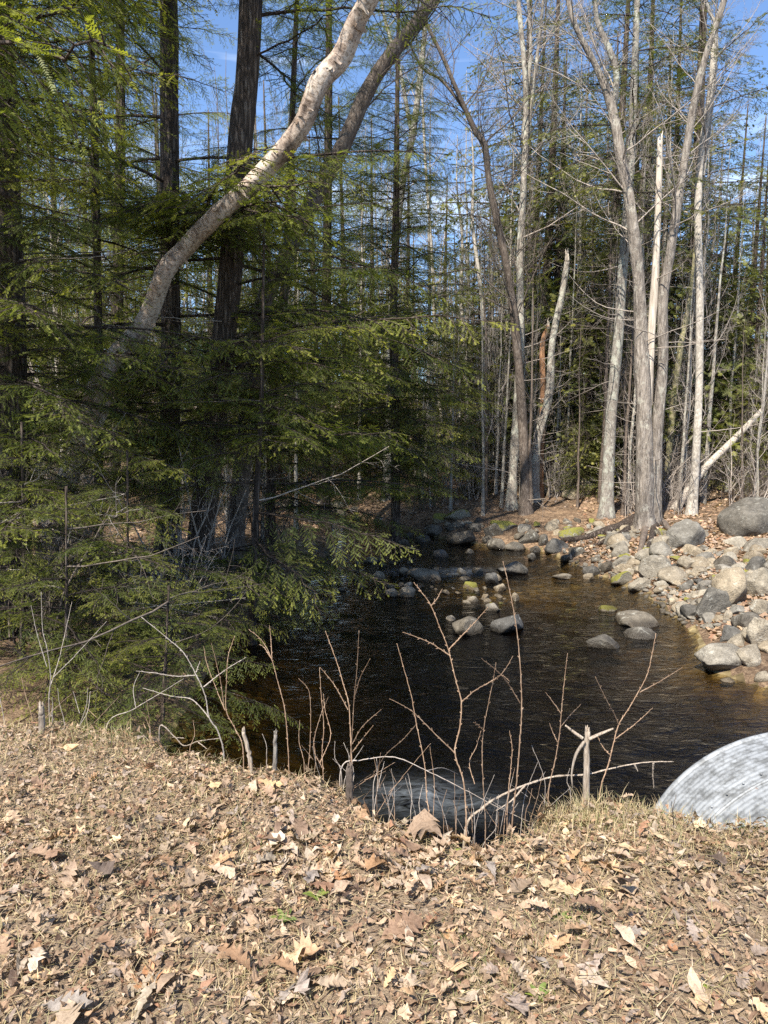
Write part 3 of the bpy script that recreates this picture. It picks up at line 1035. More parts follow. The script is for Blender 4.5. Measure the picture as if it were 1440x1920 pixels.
# the big leaning birch
def birch():
    path = [(78, 1040, 74), (108, 930, 66), (150, 820, 60), (205, 715, 58), (262, 610, 58), (310, 520, 58), (345, 462, 56), (400, 432, 54), (452, 372, 52),
            (505, 305, 56), (560, 230, 58), (605, 165, 58), (640, 105, 58), (672, 45, 55), (700, -20, 52), (745, -130, 46), (800, -300, 36), (850, -480, 24)]
    pts = [at_y(px, py, 10.2 - 0.10 * k) for k, (px, py, w) in enumerate(path)]
    rad = [0.58 * w * p[1] / FPX / 2 for (_, _, w), p in zip(path, pts)]
    jr = np.random.default_rng(9)
    pts = [p + np.array((jr.normal(0, .05), jr.normal(0, .06), jr.normal(0, .045))) for p in pts]
    g = gz1(pts[0][0], pts[0][1])
    pts[0][2] = g
    base = Vector(pts[0])
    root = tag(empty('birch_tree', base), 'big cream birch leaning far over to the stream, bark peeling', 'tree')

    def btube(nm, pts, rad, n, sides):
        P, r = smooth_path(pts, rad, n)
        mb = MB()
        tube(mb, P - np.array(base), r, sides, 0, lump=0.11)
        ln = np.cumsum(np.r_[0, np.linalg.norm(np.diff(P, axis=0), axis=1)])
        ang = np.linspace(0, 2 * math.pi, sides, endpoint=False)
        col = np.stack([np.tile(np.cos(ang), (n, 1)), np.tile(ln[:, None], (1, sides)), np.tile(np.sin(ang), (n, 1))], -1).reshape(-1, 3)
        mb.c[0] = col
        return link(nm, mb.mesh(nm, M['birch_bark']), root), P, r
    t, P, r = btube('trunk', [pts[0] - np.array((0.05, 0, 0.3))] + pts, [rad[0] * 1.3] + rad, 110, 18)
    # crooked pale limbs of the clump at its foot
    for path in ([(92, 985, 30), (62, 945, 26), (36, 895, 24), (22, 835, 20), (26, 760, 14), (40, 690, 8)],
                 [(100, 960, 28), (125, 900, 22), (150, 870, 18), (185, 800, 14), (215, 720, 9)]):
        q = [at_y(px, py, 10.1) for px, py, w in path]
        btube('limb', q, [w * 10.1 / FPX / 2 for _, _, w in path], 24, 10)
    rg = np.random.default_rng(5)
    # ragged curls of peeling bark
    for k in range(70):
        i = rg.integers(8, 92)
        d = P[min(i + 1, 109)] - P[i]
        d /= np.linalg.norm(d)
        a = rg.uniform(0, 6.28)
        s1 = np.cross(d, (0, 1, 0.1))
        s1 /= np.linalg.norm(s1)
        s2 = np.cross(d, s1)
        w, lg = rg.uniform(0.015, 0.06), rg.uniform(0.06, 0.2)
        mbk = MB()
        V = []
        nq = 8
        curl = rg.uniform(0.05, 0.22)
        for q in range(nq):
            f = q / (nq - 1)
            aa = a + min(f, 0.75) * lg / r[i]
            lift = r[i] * 1.045 + curl * max(0, f - 0.3) ** 1.6 * lg * 4
            o = (s1 * math.cos(aa) + s2 * math.sin(aa)) * lift
            e0, e1 = rg.uniform(0.35, 1.0, 2) * (1.15 - 0.8 * f)
            V += [P[i] + o - d * w * e0, P[i] + o + d * w * e1]
        V = np.array(V) - np.array(base)
        Fq = [(2 * q, 2 * q + 1, 2 * q + 3, 2 * q + 2) for q in range(nq - 1)]
        mbk.add(V, Fq, 0, np.stack([np.full(nq * 2, math.cos(a)), np.full(nq * 2, i * 0.12), np.full(nq * 2, math.sin(a))], -1))
        link('bark_curl', mbk.mesh('bark_curl', M['birch_bark']), root)
    crown = empty('crown', (0, 0, 0), root)
    for k in range(12):
        i = rg.integers(88, 108)
        place_branch(BB_DARK[k % 6], crown, base, P[i], rg.uniform(0, 6.28), rg.uniform(0.2, 1.0), rg.uniform(0.7, 1.4))


birch()
bare_tree('dark smooth tree leaning alongside the big birch towards the stream', [[(430, 800, 40), (478, 620, 38), (525, 500, 36), (575, 400, 34), (640, 275, 33), (700, 160, 31), (745, 88, 28), (800, 12, 25), (850, -80, 20)]], 13.2,
          'brown_bark', 14, 14, 'dark', seed=20, zb=5.5)
bare_tree('shaggy three-stemmed maple with a hollow foot on the stony bank',
          [[(1208, 985, 48), (1207, 800, 42), (1206, 640, 36), (1196, 520, 31), (1178, 390, 27), (1166, 310, 25), (1146, 205, 22), (1116, 125, 16), (1088, 60, 13), (1065, -10, 11)],
           [(1228, 985, 40), (1228, 850, 32), (1240, 690, 27), (1248, 560, 26), (1262, 455, 23), (1284, 350, 21), (1300, 205, 19), (1328, 95, 16), (1360, -10, 13)],
           [(1214, 760, 26), (1220, 640, 22), (1226, 500, 18), (1236, 350, 16), (1245, 262, 13)],
           [(1150, 215, 17), (1152, 130, 16), (1128, 40, 13), (1110, -20, 11)]],
          17.0, 'shaggy_bark', 26, 15, seed=21, zb=5.5, dead=9, broken=(2,), mats=['shaggy_bark', 'shaggy_bark', 'dead_wood', 'grey_bark'], fl=0.35)
bare_tree('slim pale straight tree next to the three-stemmed maple', [[(1296, 965, 24), (1300, 800, 20), (1304, 600, 19), (1308, 450, 18), (1317, 325, 17), (1326, 170, 15), (1345, 50, 13), (1358, -10, 11)],
                                                                      [(1318, 330, 11), (1335, 180, 10), (1338, 60, 8), (1330, -10, 7)]],
          18.2, 'pale_bark', 22, 16, seed=22, zb=6, dead=6)
# the spruce with dead lower limbs
hemlock('grey spruce with bare dead lower limbs and a green top', [(1137, 962, 34), (1146, 780, 29), (1160, 620, 26), (1168, 500, 24), (1182, 320, 21), (1190, 120, 17)], 18.6, 17.5, 60, 3.2, 6.2, HB_MID,
        'grey_bark', 40, 'spruce_tree', seed=30, deadz=(0.5, 6.5))
bare_tree('dark curving tree of the pair on the far bank', [[(986, 942, 28), (980, 800, 25), (972, 640, 22), (960, 545, 20), (944, 475, 19), (920, 350, 17), (908, 275, 16), (890, 240, 14), (855, 170, 11), (830, 100, 9), (800, 35, 7)],
                                                            [(918, 300, 10), (870, 215, 8), (830, 150, 7), (790, 120, 5)]], 19.5, 'brown_bark', 30, 14, 'dark', seed=23, zb=4.0, dead=14)
bare_tree('straight tree of the pair on the far bank', [[(958, 942, 26), (966, 800, 22), (972, 640, 20), (978, 480, 18), (980, 350, 17), (982, 175, 14), (970, 0, 11)],
                                                        [(982, 330, 10), (1000, 150, 9), (1020, 0, 7)], [(980, 260, 9), (992, 100, 8), (990, -10, 7)]], 20.3, 'grey_bark', 28, 17, seed=24, zb=5, dead=12)
bare_tree('crooked broken-topped snag beside the pile of boulders', [[(1002, 905, 24), (1012, 830, 22), (1030, 740, 21), (1042, 640, 18), (1056, 550, 16), (1062, 490, 13)]], 21.5, 'grey_bark', 0, None, seed=25, broken=(0,), dead=12, name='dead_snag')
bare_tree('short splintered orange-red stub leaning on the crooked snag', [[(1014, 850, 16), (1020, 740, 15), (1022, 650, 14), (1026, 610, 9)]], 21.9, 'red_wood', 0, None, seed=26, broken=(0,), name='rotten_stub', cat='tree stub')
bare_tree('lichen-yellow slanting trunk against the dark hemlock', [[(1250, 850, 16), (1262, 760, 16), (1275, 650, 15), (1290, 560, 12), (1310, 400, 9)]], 21.0, 'lichen_bark', 8, 11, seed=27, zb=4)
hemlock('big dark hemlock behind the slim pale tree', [(1272, 860, 40), (1284, 720, 36), (1298, 560, 33), (1306, 400, 28), (1312, 200, 22)], 24, 22, 80, 5.0, 3.0, HB_MID, seed=31, dead=16)
for k, (path, d, lab) in enumerate([
        ([(912, 862, 13), (910, 700, 12), (903, 560, 11), (892, 420, 9)], 25, 'thin pale pole tree beside the dark curving tree'),
        ([(880, 868, 11), (876, 720, 11), (868, 560, 9), (862, 450, 7)], 27, 'very thin grey pole tree at the edge of the hollow'),
        ([(1330, 800, 10), (1316, 640, 9), (1335, 500, 7)], 26, 'thin crooked white sapling stem near the leaning dead pole'),
        ([(840, 850, 10), (820, 700, 9), (810, 500, 8), (796, 300, 7), (790, 100, 6)], 30, 'tall grey pole rising beyond the stream bend')]):
    bare_tree(lab, [path], d, 'pale_bark', 12, 12, seed=40 + k, name='pole_tree', sides=8)
bare_tree('tall grey tree forking above the dark dense hemlock', [[(725, 880, 22), (735, 600, 20), (750, 375, 18), (772, 250, 16), (790, 150, 14), (797, 40, 11)], [(772, 250, 11), (745, 130, 10), (720, 20, 8)]], 24, 'grey_bark', 26, 18, seed=48, zb=6)

# leaning dead pole and fallen logs on the right
def log(name, label, path, mname, sides=10, cat='log', knots=0, lump=0.06, group=None, n=None):
    pts = [at_y(px, py, d) for px, py, d, w in path]
    rad = [w * d / FPX / 2 for px, py, d, w in path]
    base = Vector(pts[0])
    P, r = smooth_path(pts, rad, n or 6 * len(pts))
    mb = MB()
    P2 = np.vstack([P[0] + (P[0] - P[1]) * 0.02, P])
    tube(mb, P2 - np.array(base), np.r_[r[0] * 0.5, r], sides, 0, lump=lump)
    o = link(name, mb.mesh(name, M[mname]), None, loc=base)
    return tag(o, label, cat, group)


log('leaning_pole', 'bare pale dead pole leaning out of the thicket', [(1262, 958, 19.0, 16), (1320, 880, 20, 13), (1375, 825, 20.6, 12), (1428, 770, 21.2, 10)], 'dead_wood', cat='pole')
log('fallen_log', 'brown rotten log lying behind the slim pale tree', [(1215, 985, 18.5, 14), (1255, 950, 19.2, 14), (1300, 912, 20.0, 12), (1318, 880, 20.6, 10)], 'brown_bark')

# ------------------------------------------------------------------ rocks
def ico(sub):
    import bmesh
    bm = bmesh.new()
    bmesh.ops.create_icosphere(bm, subdivisions=sub, radius=1.0)
    v = np.array([x.co[:] for x in bm.verts])
    f = np.array([[q.index for q in x.verts] for x in bm.faces])
    bm.free()
    return v, f


ICO4, ICO3, ICO2 = ico(5), ico(4), ico(2)


def rock_geo(seed, icos, ncut=13):
    rg = np.random.default_rng(seed)
    v, f = icos
    v = v.copy()
    for k in range(ncut):
        nrm = rg.normal(0, 1, 3)
        nrm /= np.linalg.norm(nrm)
        dd = rg.uniform(0.42, 0.86)
        ex = v @ nrm - dd
        v -= (np.log1p(np.exp(np.clip(ex * 38, -30, 30))) / 38 * rg.uniform(0.8, 1.0))[:, None] * nrm
    s = seed * 1.37
    for fr, am in ((1.7, 0.08), (3.6, 0.045), (8.0, 0.02), (17, 0.009)):
        nz = n2(v[:, 0] * fr + s, v[:, 1] * fr + v[:, 2] * fr * 0.7, 1.0, s) + n2(v[:, 2] * fr - s, v[:, 0] * fr * 0.8 - v[:, 1] * fr, 1.0, s + 2)
        v *= (1 + am * nz * 0.6)[:, None]
    v /= np.abs(v).max(0)
    return v, f


def rock_mesh(seed, icos, mname, ncut=13):
    v, f = rock_geo(seed, icos, ncut)
    mb = MB()
    mb.add(v, f)
    return mb.mesh('rock', M[mname])


RK = {mn: [rock_mesh(10 + k + 20 * q, ICO3, mn) for k in range(9)] for q, mn in enumerate(('rock', 'rock_dark_or_shaded', 'rock_moss'))}
RS = [rock_mesh(90 + k, ICO2, 'rock', 9) for k in range(6)]
_rk = [0]
ROCK_AT = []


def rock(px, py, w, h, label, mname='rock', water=False, name='boulder', tilt=0.0, group=None, cat='rock', big=False, deep=0.8, sink=0.28, seed=None):
    """px, py centre and w, h size in photo pixels; depth from where its foot meets ground or water"""
    _rk[0] += 1
    k = _rk[0] if seed is None else seed
    p = hit(px, py + h * 0.40, water)
    d = p[1]
    W = w * d / FPX
    Hh = h * d / FPX
    c = at_y(px, py, d + W * deep * 0.3)
    rg = np.random.default_rng(k * 7 + 1)
    me = rock_mesh(500 + k, ICO4, mname, 9) if big else RK[mname][k % 9]
    o = link(name, me, None, loc=(c[0], c[1], c[2] - Hh * sink * 0.35), rot=(rg.uniform(-.15, .15), tilt, rg.uniform(-0.35, 0.35)), scl=(W / 2 * 1.04, W / 2 * deep, Hh / 2 * (1 + sink)))
    tag(o, label, cat, group)
    ROCK_AT.append((c[0], c[1], W / 2))
    return o


# midstream; the dark material also paints in the shade on these rocks
rock(868, 1176, 74, 42, 'rounded dark boulder midstream with a pale cap stone behind it', 'rock_dark_or_shaded', True, tilt=0.1)
rock(958, 1167, 82, 44, 'wide dark boulder midstream behind the tall straight twig', 'rock_dark_or_shaded', True)
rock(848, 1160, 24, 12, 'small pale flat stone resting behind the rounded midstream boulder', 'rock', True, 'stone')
rock(1128, 1206, 66, 30, 'low pointed dark grey rock in the middle of the pool', 'rock_dark_or_shaded', True)
rock(1196, 1184, 74, 32, 'black-and-white blotched rock standing in the pool', 'rock_dark_or_shaded', True)
rock(1190, 1164, 90, 26, 'low smooth black wet rock just behind the blotched rock', 'rock_dark_or_shaded', True, sink=0.6)
rock(958, 1066, 62, 32, 'grey boulder in the riffle, tilted to one side', 'rock_dark_or_shaded', True, tilt=0.3)
rock(926, 1084, 34, 24, 'small black wet boulder leaning on the riffle boulder', 'rock_dark_or_shaded', True)
rock(792, 1078, 72, 28, 'bright sunlit stone with a dark tip on the gravel bar', 'rock', True, tilt=0.15)
rock(711, 1078, 26, 22, 'small tan round stone on the gravel bar', 'rock', True, 'stone')
rock(758, 1072, 22, 18, 'small golden stone beside the bright sunlit stone', 'rock', True, 'stone')
rock(738, 1112, 34, 18, 'pale bumpy stone half out of the shallow water', 'rock', True, 'stone')
rock(763, 1110, 40, 22, 'pale bumpy stone with a long flat tail in the shallow water', 'rock', True, 'stone')
rock(967, 1120, 16, 18, 'small egg-shaped orange stone in the stream', 'rock', True, 'stone')
rock(926, 1138, 30, 18, 'flat yellow stone awash in the shallows', 'rock', True, 'stone', sink=0.6)
rock(1054, 1081, 38, 12, 'low flat pale stone awash beyond the riffle', 'rock', True, 'stone')
rock(1104, 1082, 22, 12, 'small grey flat stone at the water edge under the bank', 'rock', True, 'stone')
rock(1132, 1141, 50, 12, 'flat mossy stone barely above the pool', 'rock_moss', True, 'stone', sink=0.8)
rock(787, 1096, 16, 10, 'tiny pale stone below the bright sunlit stone', 'rock', True, 'stone')
# row under the far bank, its shade put into the dark stone colour
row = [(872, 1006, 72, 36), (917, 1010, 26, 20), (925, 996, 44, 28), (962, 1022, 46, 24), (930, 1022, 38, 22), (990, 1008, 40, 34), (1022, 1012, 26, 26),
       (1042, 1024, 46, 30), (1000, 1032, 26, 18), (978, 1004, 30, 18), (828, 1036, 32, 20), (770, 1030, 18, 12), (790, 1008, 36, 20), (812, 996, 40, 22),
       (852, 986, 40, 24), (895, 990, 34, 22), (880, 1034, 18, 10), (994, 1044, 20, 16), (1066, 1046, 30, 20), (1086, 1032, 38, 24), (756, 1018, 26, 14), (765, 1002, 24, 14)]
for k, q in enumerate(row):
    rock(*q, 'dark shaded boulder in the row along the far water edge', 'rock_dark_or_shaded', True, group='shaded boulders under the far bank')
for q, lab in (((862, 966, 58, 22), 'flat rock capped with yellow-green moss below the far trees'), ((945, 985, 52, 22), 'low mossy rock above the row of shaded boulders'),
               ((1075, 1000, 54, 24), 'mossy ledge stone under the exposed maple roots'), ((820, 972, 40, 22), 'sunlit pale rock with moss at the hemlock bough tip')):
    rock(*q, lab, 'rock_moss', False)
# right bank, traced
rock(1410, 972, 130, 74, 'huge grey boulder at the edge of the thicket', 'rock_dark_or_shaded', False, big=True, tilt=-0.12)  # dark material puts the shade on this grey boulder into its colour
rock(1288, 1004, 66, 58, 'rough lichen-spotted boulder beside the maple', 'rock', False, big=True)
rock(1245, 1032, 52, 34, 'smooth brown wedge-shaped stone below the lichen-spotted boulder', 'rock', False)
rock(1368, 1104, 78, 84, 'large smooth egg-shaped boulder tilted over the water', 'rock', False, big=True, tilt=0.5)
rock(1424, 1094, 62, 62, 'upright pale boulder leaning on the egg-shaped boulder', 'rock', False, big=True)
rock(1332, 1130, 56, 62, 'dark slanting slab wedged under the egg-shaped boulder', 'rock_dark_or_shaded', False, big=True, tilt=0.7)
rock(1352, 1237, 92, 60, 'broad pale boulder standing at the pool edge', 'rock', True, big=True)
rock(1408, 1226, 62, 52, 'split half of the broad pale boulder at the pool edge', 'rock', True, big=True)
rock(1430, 1180, 60, 74, 'tall tan boulder above the broad pale boulder', 'rock', False, big=True)
rock(1392, 1166, 72, 40, 'dark rounded rock above the broad pale boulder', 'rock_dark_or_shaded', False)
rock(1408, 1190, 40, 30, 'tan blocky stone between the dark rounded rock and the tall tan boulder', 'rock', False, 'stone')
rock(1368, 1276, 34, 12, 'small flat stone awash below the broad pale boulder', 'rock', True, 'stone')
rock(1430, 1268, 34, 22, 'brown wet stone at the water line below the split boulder', 'rock', True, 'stone')
rock(1430, 1140, 44, 36, 'pale round boulder below the upright pale boulder', 'rock', False)
rock(1169, 1086, 46, 30, 'bright white-faced boulder with mossy side at the water edge', 'rock_moss', True)
rock(1200, 1098, 46, 28, 'white-spotted sunlit rock at the water edge', 'rock', True)
rock(1228, 1066, 62, 48, 'large rough lichen-grey boulder amid the stony bank', 'rock', False, big=True)
rock(1208, 1042, 40, 28, 'tan block of stone on top of the stony bank', 'rock', False)
rock(1172, 1064, 46, 24, 'long pale stone lying across the stony bank', 'rock', False)
rock(1142, 1062, 30, 28, 'round grey boulder by the water below the tan block', 'rock_dark_or_shaded', True)
rock(1112, 1068, 38, 24, 'black-and-white speckled boulder by the water', 'rock_dark_or_shaded', True)
rock(1165, 1030, 36, 30, 'pale cubic stone below the maple roots', 'rock', False)
rock(1280, 1142, 30, 30, 'small white boulder glowing in the sun at the pool edge', 'rock', True, tilt=0.5)
rock(1262, 1126, 24, 16, 'white oval stone beside the small white boulder', 'rock', True, 'stone')
rock(1240, 1106, 34, 18, 'pale oval stone on the water edge', 'rock', True, 'stone')
rock(1366, 1155, 22, 20, 'small bright stone under the egg-shaped boulder', 'rock', False, 'stone')
rock(1320, 1046, 36, 24, 'brown flat-topped stone in leaf litter', 'rock', False, 'stone')
rock(1420, 1020, 70, 34, 'long grey-green stone below the huge boulder', 'rock', False)
rock(1290, 1056, 40, 26, 'tan stone half buried behind the rough boulder', 'rock', False)
rock(1270, 1080, 70, 36, 'leaf-strewn slab behind the small white boulder', 'rock', False)
# pile of boulders behind the snag
for k, q in enumerate([(1040, 918, 34, 26), (1068, 912, 40, 34), (1095, 916, 36, 36), (1020, 912, 26, 38), (1085, 896, 30, 22), (1058, 896, 28, 20), (1112, 906, 26, 26), (1006, 920, 22, 20), (1076, 928, 44, 22)]):
    rock(*q, 'mossless grey boulder in the pile behind the crooked snag', 'rock', False, group='boulder pile behind the snag')
# filler stones
rg = np.random.default_rng(77)


def filler(n, gen, label, group, mname, smin, smax, water=False, small=False):
    c = 0
    tries = 0
    while c < n and tries < n * 40:
        tries += 1
        px, py = gen()
        p = hit(px, py, water)
        s = rg.uniform(smin, smax) * rg.uniform(0.6, 1.0)
        if any((p[0] - a) ** 2 + (p[1] - b) ** 2 < (0.55 * (s + r)) ** 2 for a, b, r in ROCK_AT):
            continue
        me = (RS if small else RK['rock_moss' if rg.random() < 0.12 else 'rock_dark_or_shaded' if rg.random() < 0.2 else mname])[rg.integers(0, 9)]
        fl = rg.uniform(0.5, 0.85)
        o = link('stone', me, None, loc=(p[0], p[1], p[2] + s * fl * rg.uniform(-0.1, 0.25)), rot=(rg.uniform(-.3, .3), rg.uniform(-.3, .3), rg.uniform(0, 6.28)), scl=(s, s * rg.uniform(0.6, 0.95), s * fl))
        tag(o, ('larger ' if s > 0.7 * smax else 'small ' if s < 0.45 * smax else 'mid-sized ') + ('flat ' if fl < 0.62 else 'blocky ' if fl > 0.76 else '') + label, 'stone', group)
        ROCK_AT.append((p[0], p[1], s))
        c += 1


def band(pts, spread):
    def g():
        i = rg.integers(0, len(pts) - 1)
        t = rg.random()
        a, b = np.array(pts[i]), np.array(pts[i + 1])
        q = a * (1 - t) + b * t
        return q[0] + rg.normal(0, spread), q[1] + rg.normal(0, spread * 0.6)
    return g


filler(95, band([(1440, 1090), (1360, 1060), (1250, 1080), (1160, 1050), (1300, 1110), (1420, 1200)], 26), 'weathered stone in the rubble of the stony bank', 'stones of the stony bank', 'rock', 0.10, 0.30)
filler(16, band([(1440, 1060), (1340, 1040), (1240, 1050), (1150, 1040), (1330, 1090)], 22), 'weathered tan boulder bedded in the stony bank', 'bedded boulders of the stony bank', 'rock', 0.25, 0.48)
filler(40, band([(830, 975), (960, 990), (1080, 990), (1190, 1010)], 12), 'sunlit cobble on the far bank above the shaded boulders', 'cobbles on the far bank', 'rock', 0.10, 0.26)
filler(34, band([(640, 1085), (760, 1090), (880, 1120), (960, 1130)], 14), 'small wet cobble on the gravel bar', 'cobbles on the gravel bar', 'rock', 0.04, 0.12, True)
filler(26, band([(640, 1050), (740, 1060), (840, 1080), (930, 1100), (700, 1100)], 13), 'pale stone standing out of the riffle', 'stones of the riffle', 'rock', 0.09, 0.22, True)
filler(14, band([(480, 950), (560, 945), (640, 955), (720, 985)], 9), 'pale stone upstream behind the hemlock boughs', 'stones upstream', 'rock', 0.15, 0.4, True)

# pebbles on bed and bars: nobody could count them
mb = MB()
v0, f0 = ICO2
N = 2600
pebs = [rock_geo(700 + k, ICO2, 5) for k in range(4)]
for k in range(N):
    px, py = rg.uniform(560, 1300), rg.uniform(1040, 1230)
    if k % 3 == 0:
        px, py = rg.normal(760, 110), rg.normal(1090, 22)
    elif k % 3 == 1:
        px, py = rg.uniform(1060, 1440), rg.uniform(990, 1180)
    if py < 960:
        continue
    q = at_z(px, py, WATER_Z - 0.1) if k % 3 != 1 else hit(px, py)
    z = gz1(q[0], q[1])
    s = rg.uniform(0.02, 0.075)
    a = rg.uniform(0, 6.28)
    vv = pebs[k % 4][0] * np.array((s, s * 0.75, s * 0.5))
    ca, sa = math.cos(a), math.sin(a)
    vv = np.stack([vv[:, 0] * ca - vv[:, 1] * sa, vv[:, 0] * sa + vv[:, 1] * ca, vv[:, 2]], -1) + np.array((q[0], q[1], z + s * 0.2))
    mb.add(vv, pebs[k % 4][1])
tag(link('pebbles', mb.mesh('pebbles', M['rock'])), 'pebbles and gravel on the stream bed and bar', 'pebbles', kind='stuff')

# exposed maple roots
base = Vector(hit(1212, 985))
root_o = None
for k, path in enumerate([[(1200, 975, 26), (1175, 985, 22), (1140, 998, 18), (1100, 1010, 14), (1050, 1018, 9)], [(1212, 985, 20), (1206, 1005, 14), (1200, 1030, 10), (1194, 1045, 6)],
                          [(1228, 985, 18), (1222, 1005, 12), (1214, 1030, 8)], [(1235, 980, 16), (1250, 992, 10), (1262, 1002, 6)], [(1196, 985, 16), (1170, 1000, 12), (1140, 1014, 9), (1120, 1024, 5)]]):
    pts, rad = [], []
    for px, py, w in path:
        h = hit(px, py)
        pts.append(h + np.array((0, -0.05, 0.05)))
        rad.append(w * h[1] / FPX / 2)
    if root_o is None:
        root_o = tag(empty('exposed_roots', Vector(pts[0])), 'bare gnarled maple roots spreading over the undercut bank', 'roots')
        rb = Vector(pts[0])
    P, r = smooth_path(pts, rad, 22)
    P[:, 2] += 0.03 * n2(P[:, 0] * 3, P[:, 1] * 3, 1, k)
    mb = MB()
    tube(mb, P - np.array(rb), r, 8, 0, lump=0.12)
    link('root', mb.mesh('root', M['brown_bark' if k % 2 else 'hemlock_bark']), root_o)

# ------------------------------------------------------------------ background wood: whole trees sharing meshes
def bg_bare(seed, H, r0):
    rg = np.random.default_rng(seed)
    n = 12
    z = np.linspace(0, 1, n)
    P = np.stack([np.cumsum(rg.normal(0, 0.07, n)) * H / 16, np.cumsum(rg.normal(0, 0.07, n)) * H / 16, z * H], -1)
    P -= P[0]
    r = r0 * (1 - z * 0.93)
    tb = MB()
    tube(tb, P, flare(P, r, 0.4, 0.4), 8, 0, lump=0.05)
    cb = MB()
    nb = 23
    for k in range(nb):
        u = 0.22 + 0.78 * (k + rg.random()) / nb
        p = np.array([np.interp(u, z, P[:, a]) for a in range(3)])
        sc = rg.uniform(0.6, 1.25) * (1.05 - 0.75 * u) * H / 14 + 0.12
        Mx = Matrix.Translation(Vector(p)) @ Euler((rg.uniform(0, 6), -rg.uniform(0.35, 1.15), rg.uniform(0, 6.28))).to_matrix().to_4x4() @ Matrix.Scale(sc, 4)
        Mx = Matrix.Translation(Vector(p)) @ Euler((0, -rg.uniform(0.35, 1.15), rg.uniform(0, 6.28)), 'XYZ').to_matrix().to_4x4() @ Matrix.Scale(sc, 4)
        cb.add_mb(BB_A[rg.integers(0, 6)], Mx)
    return tb, cb


def bg_conifer(seed, H, r0):
    rg = np.random.default_rng(seed)
    tb = MB()
    P = np.array([(0, 0, 0), (0.05, 0.03, H * 0.5), (0, 0, H)])
    P, r = smooth_path(P, [r0, r0 * 0.6, 0.02], 8)
    tube(tb, P, r, 8, 0)
    cb = MB()
    nb = 105
    for k in range(nb):
        f = (k + rg.random()) / nb
        z = H * (0.10 + 0.89 * f)
        L = 3.9 * (1 - f) ** 0.7 * rg.uniform(0.6, 1.15) * H / 13 + 0.3
        Mx = Matrix.Translation((0, 0, z)) @ Euler((rg.uniform(-.3, .3), -rg.uniform(-0.25, 0.2), k * 2.4 + rg.uniform(-.4, .4)), 'XYZ').to_matrix().to_4x4() @ Matrix.Scale(L / 4, 4)
        cb.add_mb(HB_FAR[k % 4], Mx, rg.uniform(0.8, 1.25))
    return tb, cb


BARE_BG = []
for k in range(6):
    tb, cb = bg_bare(800 + k, 15.0, 0.15)
    mn = ['grey_bark', 'brown_bark', 'pale_bark'][k % 3]
    BARE_BG.append((tb.mesh('bg_trunk', M[mn]), cb.mesh('bg_crown', M['twig' if k % 3 != 1 else 'twig_dark'])))
CON_BG = []
for k in range(4):
    tb, cb = bg_conifer(900 + k, 13.0, 0.16)
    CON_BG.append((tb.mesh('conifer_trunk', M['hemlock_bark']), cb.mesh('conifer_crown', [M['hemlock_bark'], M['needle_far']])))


def region(px):
    for lim, t in ((150, 'behind the thick dark hemlock'), (400, 'seen behind the straight and furrowed hemlocks'), (640, 'behind the leaning dark tree'), (800, 'behind the dark dense hemlock'),
                   (1000, 'behind the pair of trees on the far bank'), (1120, 'behind the crooked snag'), (1250, 'behind the three-stemmed maple'), (1345, 'behind the slim pale tree')):
        if px < lim:
            return t
    return 'behind the leaning pole and thicket'


def bg_tree(px, d, kind, s, label, group, name):
    x = (px - 720) / FPX * d
    z = gz1(x, d)
    o = tag(empty(name, (x, d, z - 0.1)), label, 'tree', group)
    tm, cm = kind
    a = random.uniform(0, 6.28)
    for nm, me in (('trunk', tm), ('crown', cm)):
        c = link(nm, me, o, rot=(random.uniform(-.03, .03), random.uniform(-.04, .04), a), scl=s)
    return o


for k, (px, d, s) in enumerate([(1035, 25.5, 1.15), (1098, 23.5, 0.72), (958, 27, 1.6), (1005, 26, 1.5), (1122, 24.5, 1.45), (1205, 25.5, 1.5), (1238, 27, 1.4), (1385, 27, 1.0), (1330, 25, 0.75), (830, 38, 1.1), (925, 34, 1.0), (1055, 31, 1.3), (1160, 35, 1.4), (1425, 30, 0.9), (760, 32, 1.1), (700, 38, 1.3), (650, 31, 1.2), (560, 36, 1.35), (480, 30, 1.2), (310, 27, 1.1), (160, 29, 1.2), (90, 40, 1.4), (1080, 40, 1.5), (985, 42, 1.5), (1185, 27, 1.3), (1400, 24, 0.85), (1350, 29, 1.1), (1440, 28, 1.2), (975, 30, 1.45), (900, 29, 0.7), (860, 31, 0.8),
                                (1240, 30, 1.35), (1010, 34, 1.3), (1130, 32, 1.4), (690, 28, 0.9), (600, 26, 1.0), (520, 30, 1.2), (400, 25, 1.0), (250, 24, 1.1), (120, 22, 1.05), (30, 26, 1.2), (-60, 22, 1.1), (330, 32, 1.3), (1480, 36, 1.3),
                                (1300, 38, 1.3), (780, 36, 0.9), (930, 40, 1.1), (200, 36, 1.2), (450, 38, 1.2), (60, 34, 1.3), (1085, 21.5, 0.24), (1062, 22.0, 0.2), (1195, 21.5, 0.26), (1395, 21, 0.3), (890, 23, 0.22), (1180, 23, 0.4), (1130, 22, 0.3), (1420, 33, 0.9)]):
    if s < 0.5:
        bg_tree(px, d, CON_BG[k % 4], s, 'low young evergreen in the undergrowth of the far bank', 'young evergreens on the far bank', 'young_evergreen')
    else:
        bg_tree(px, d, CON_BG[k % 4], s, ('tall ' if s > 1.15 else 'lower ' if s < 0.95 else 'mid-height ') + 'evergreen in the wood ' + region(px), 'evergreens in the wood', 'evergreen_tree')
rgb = np.random.default_rng(31)
cnt = 0
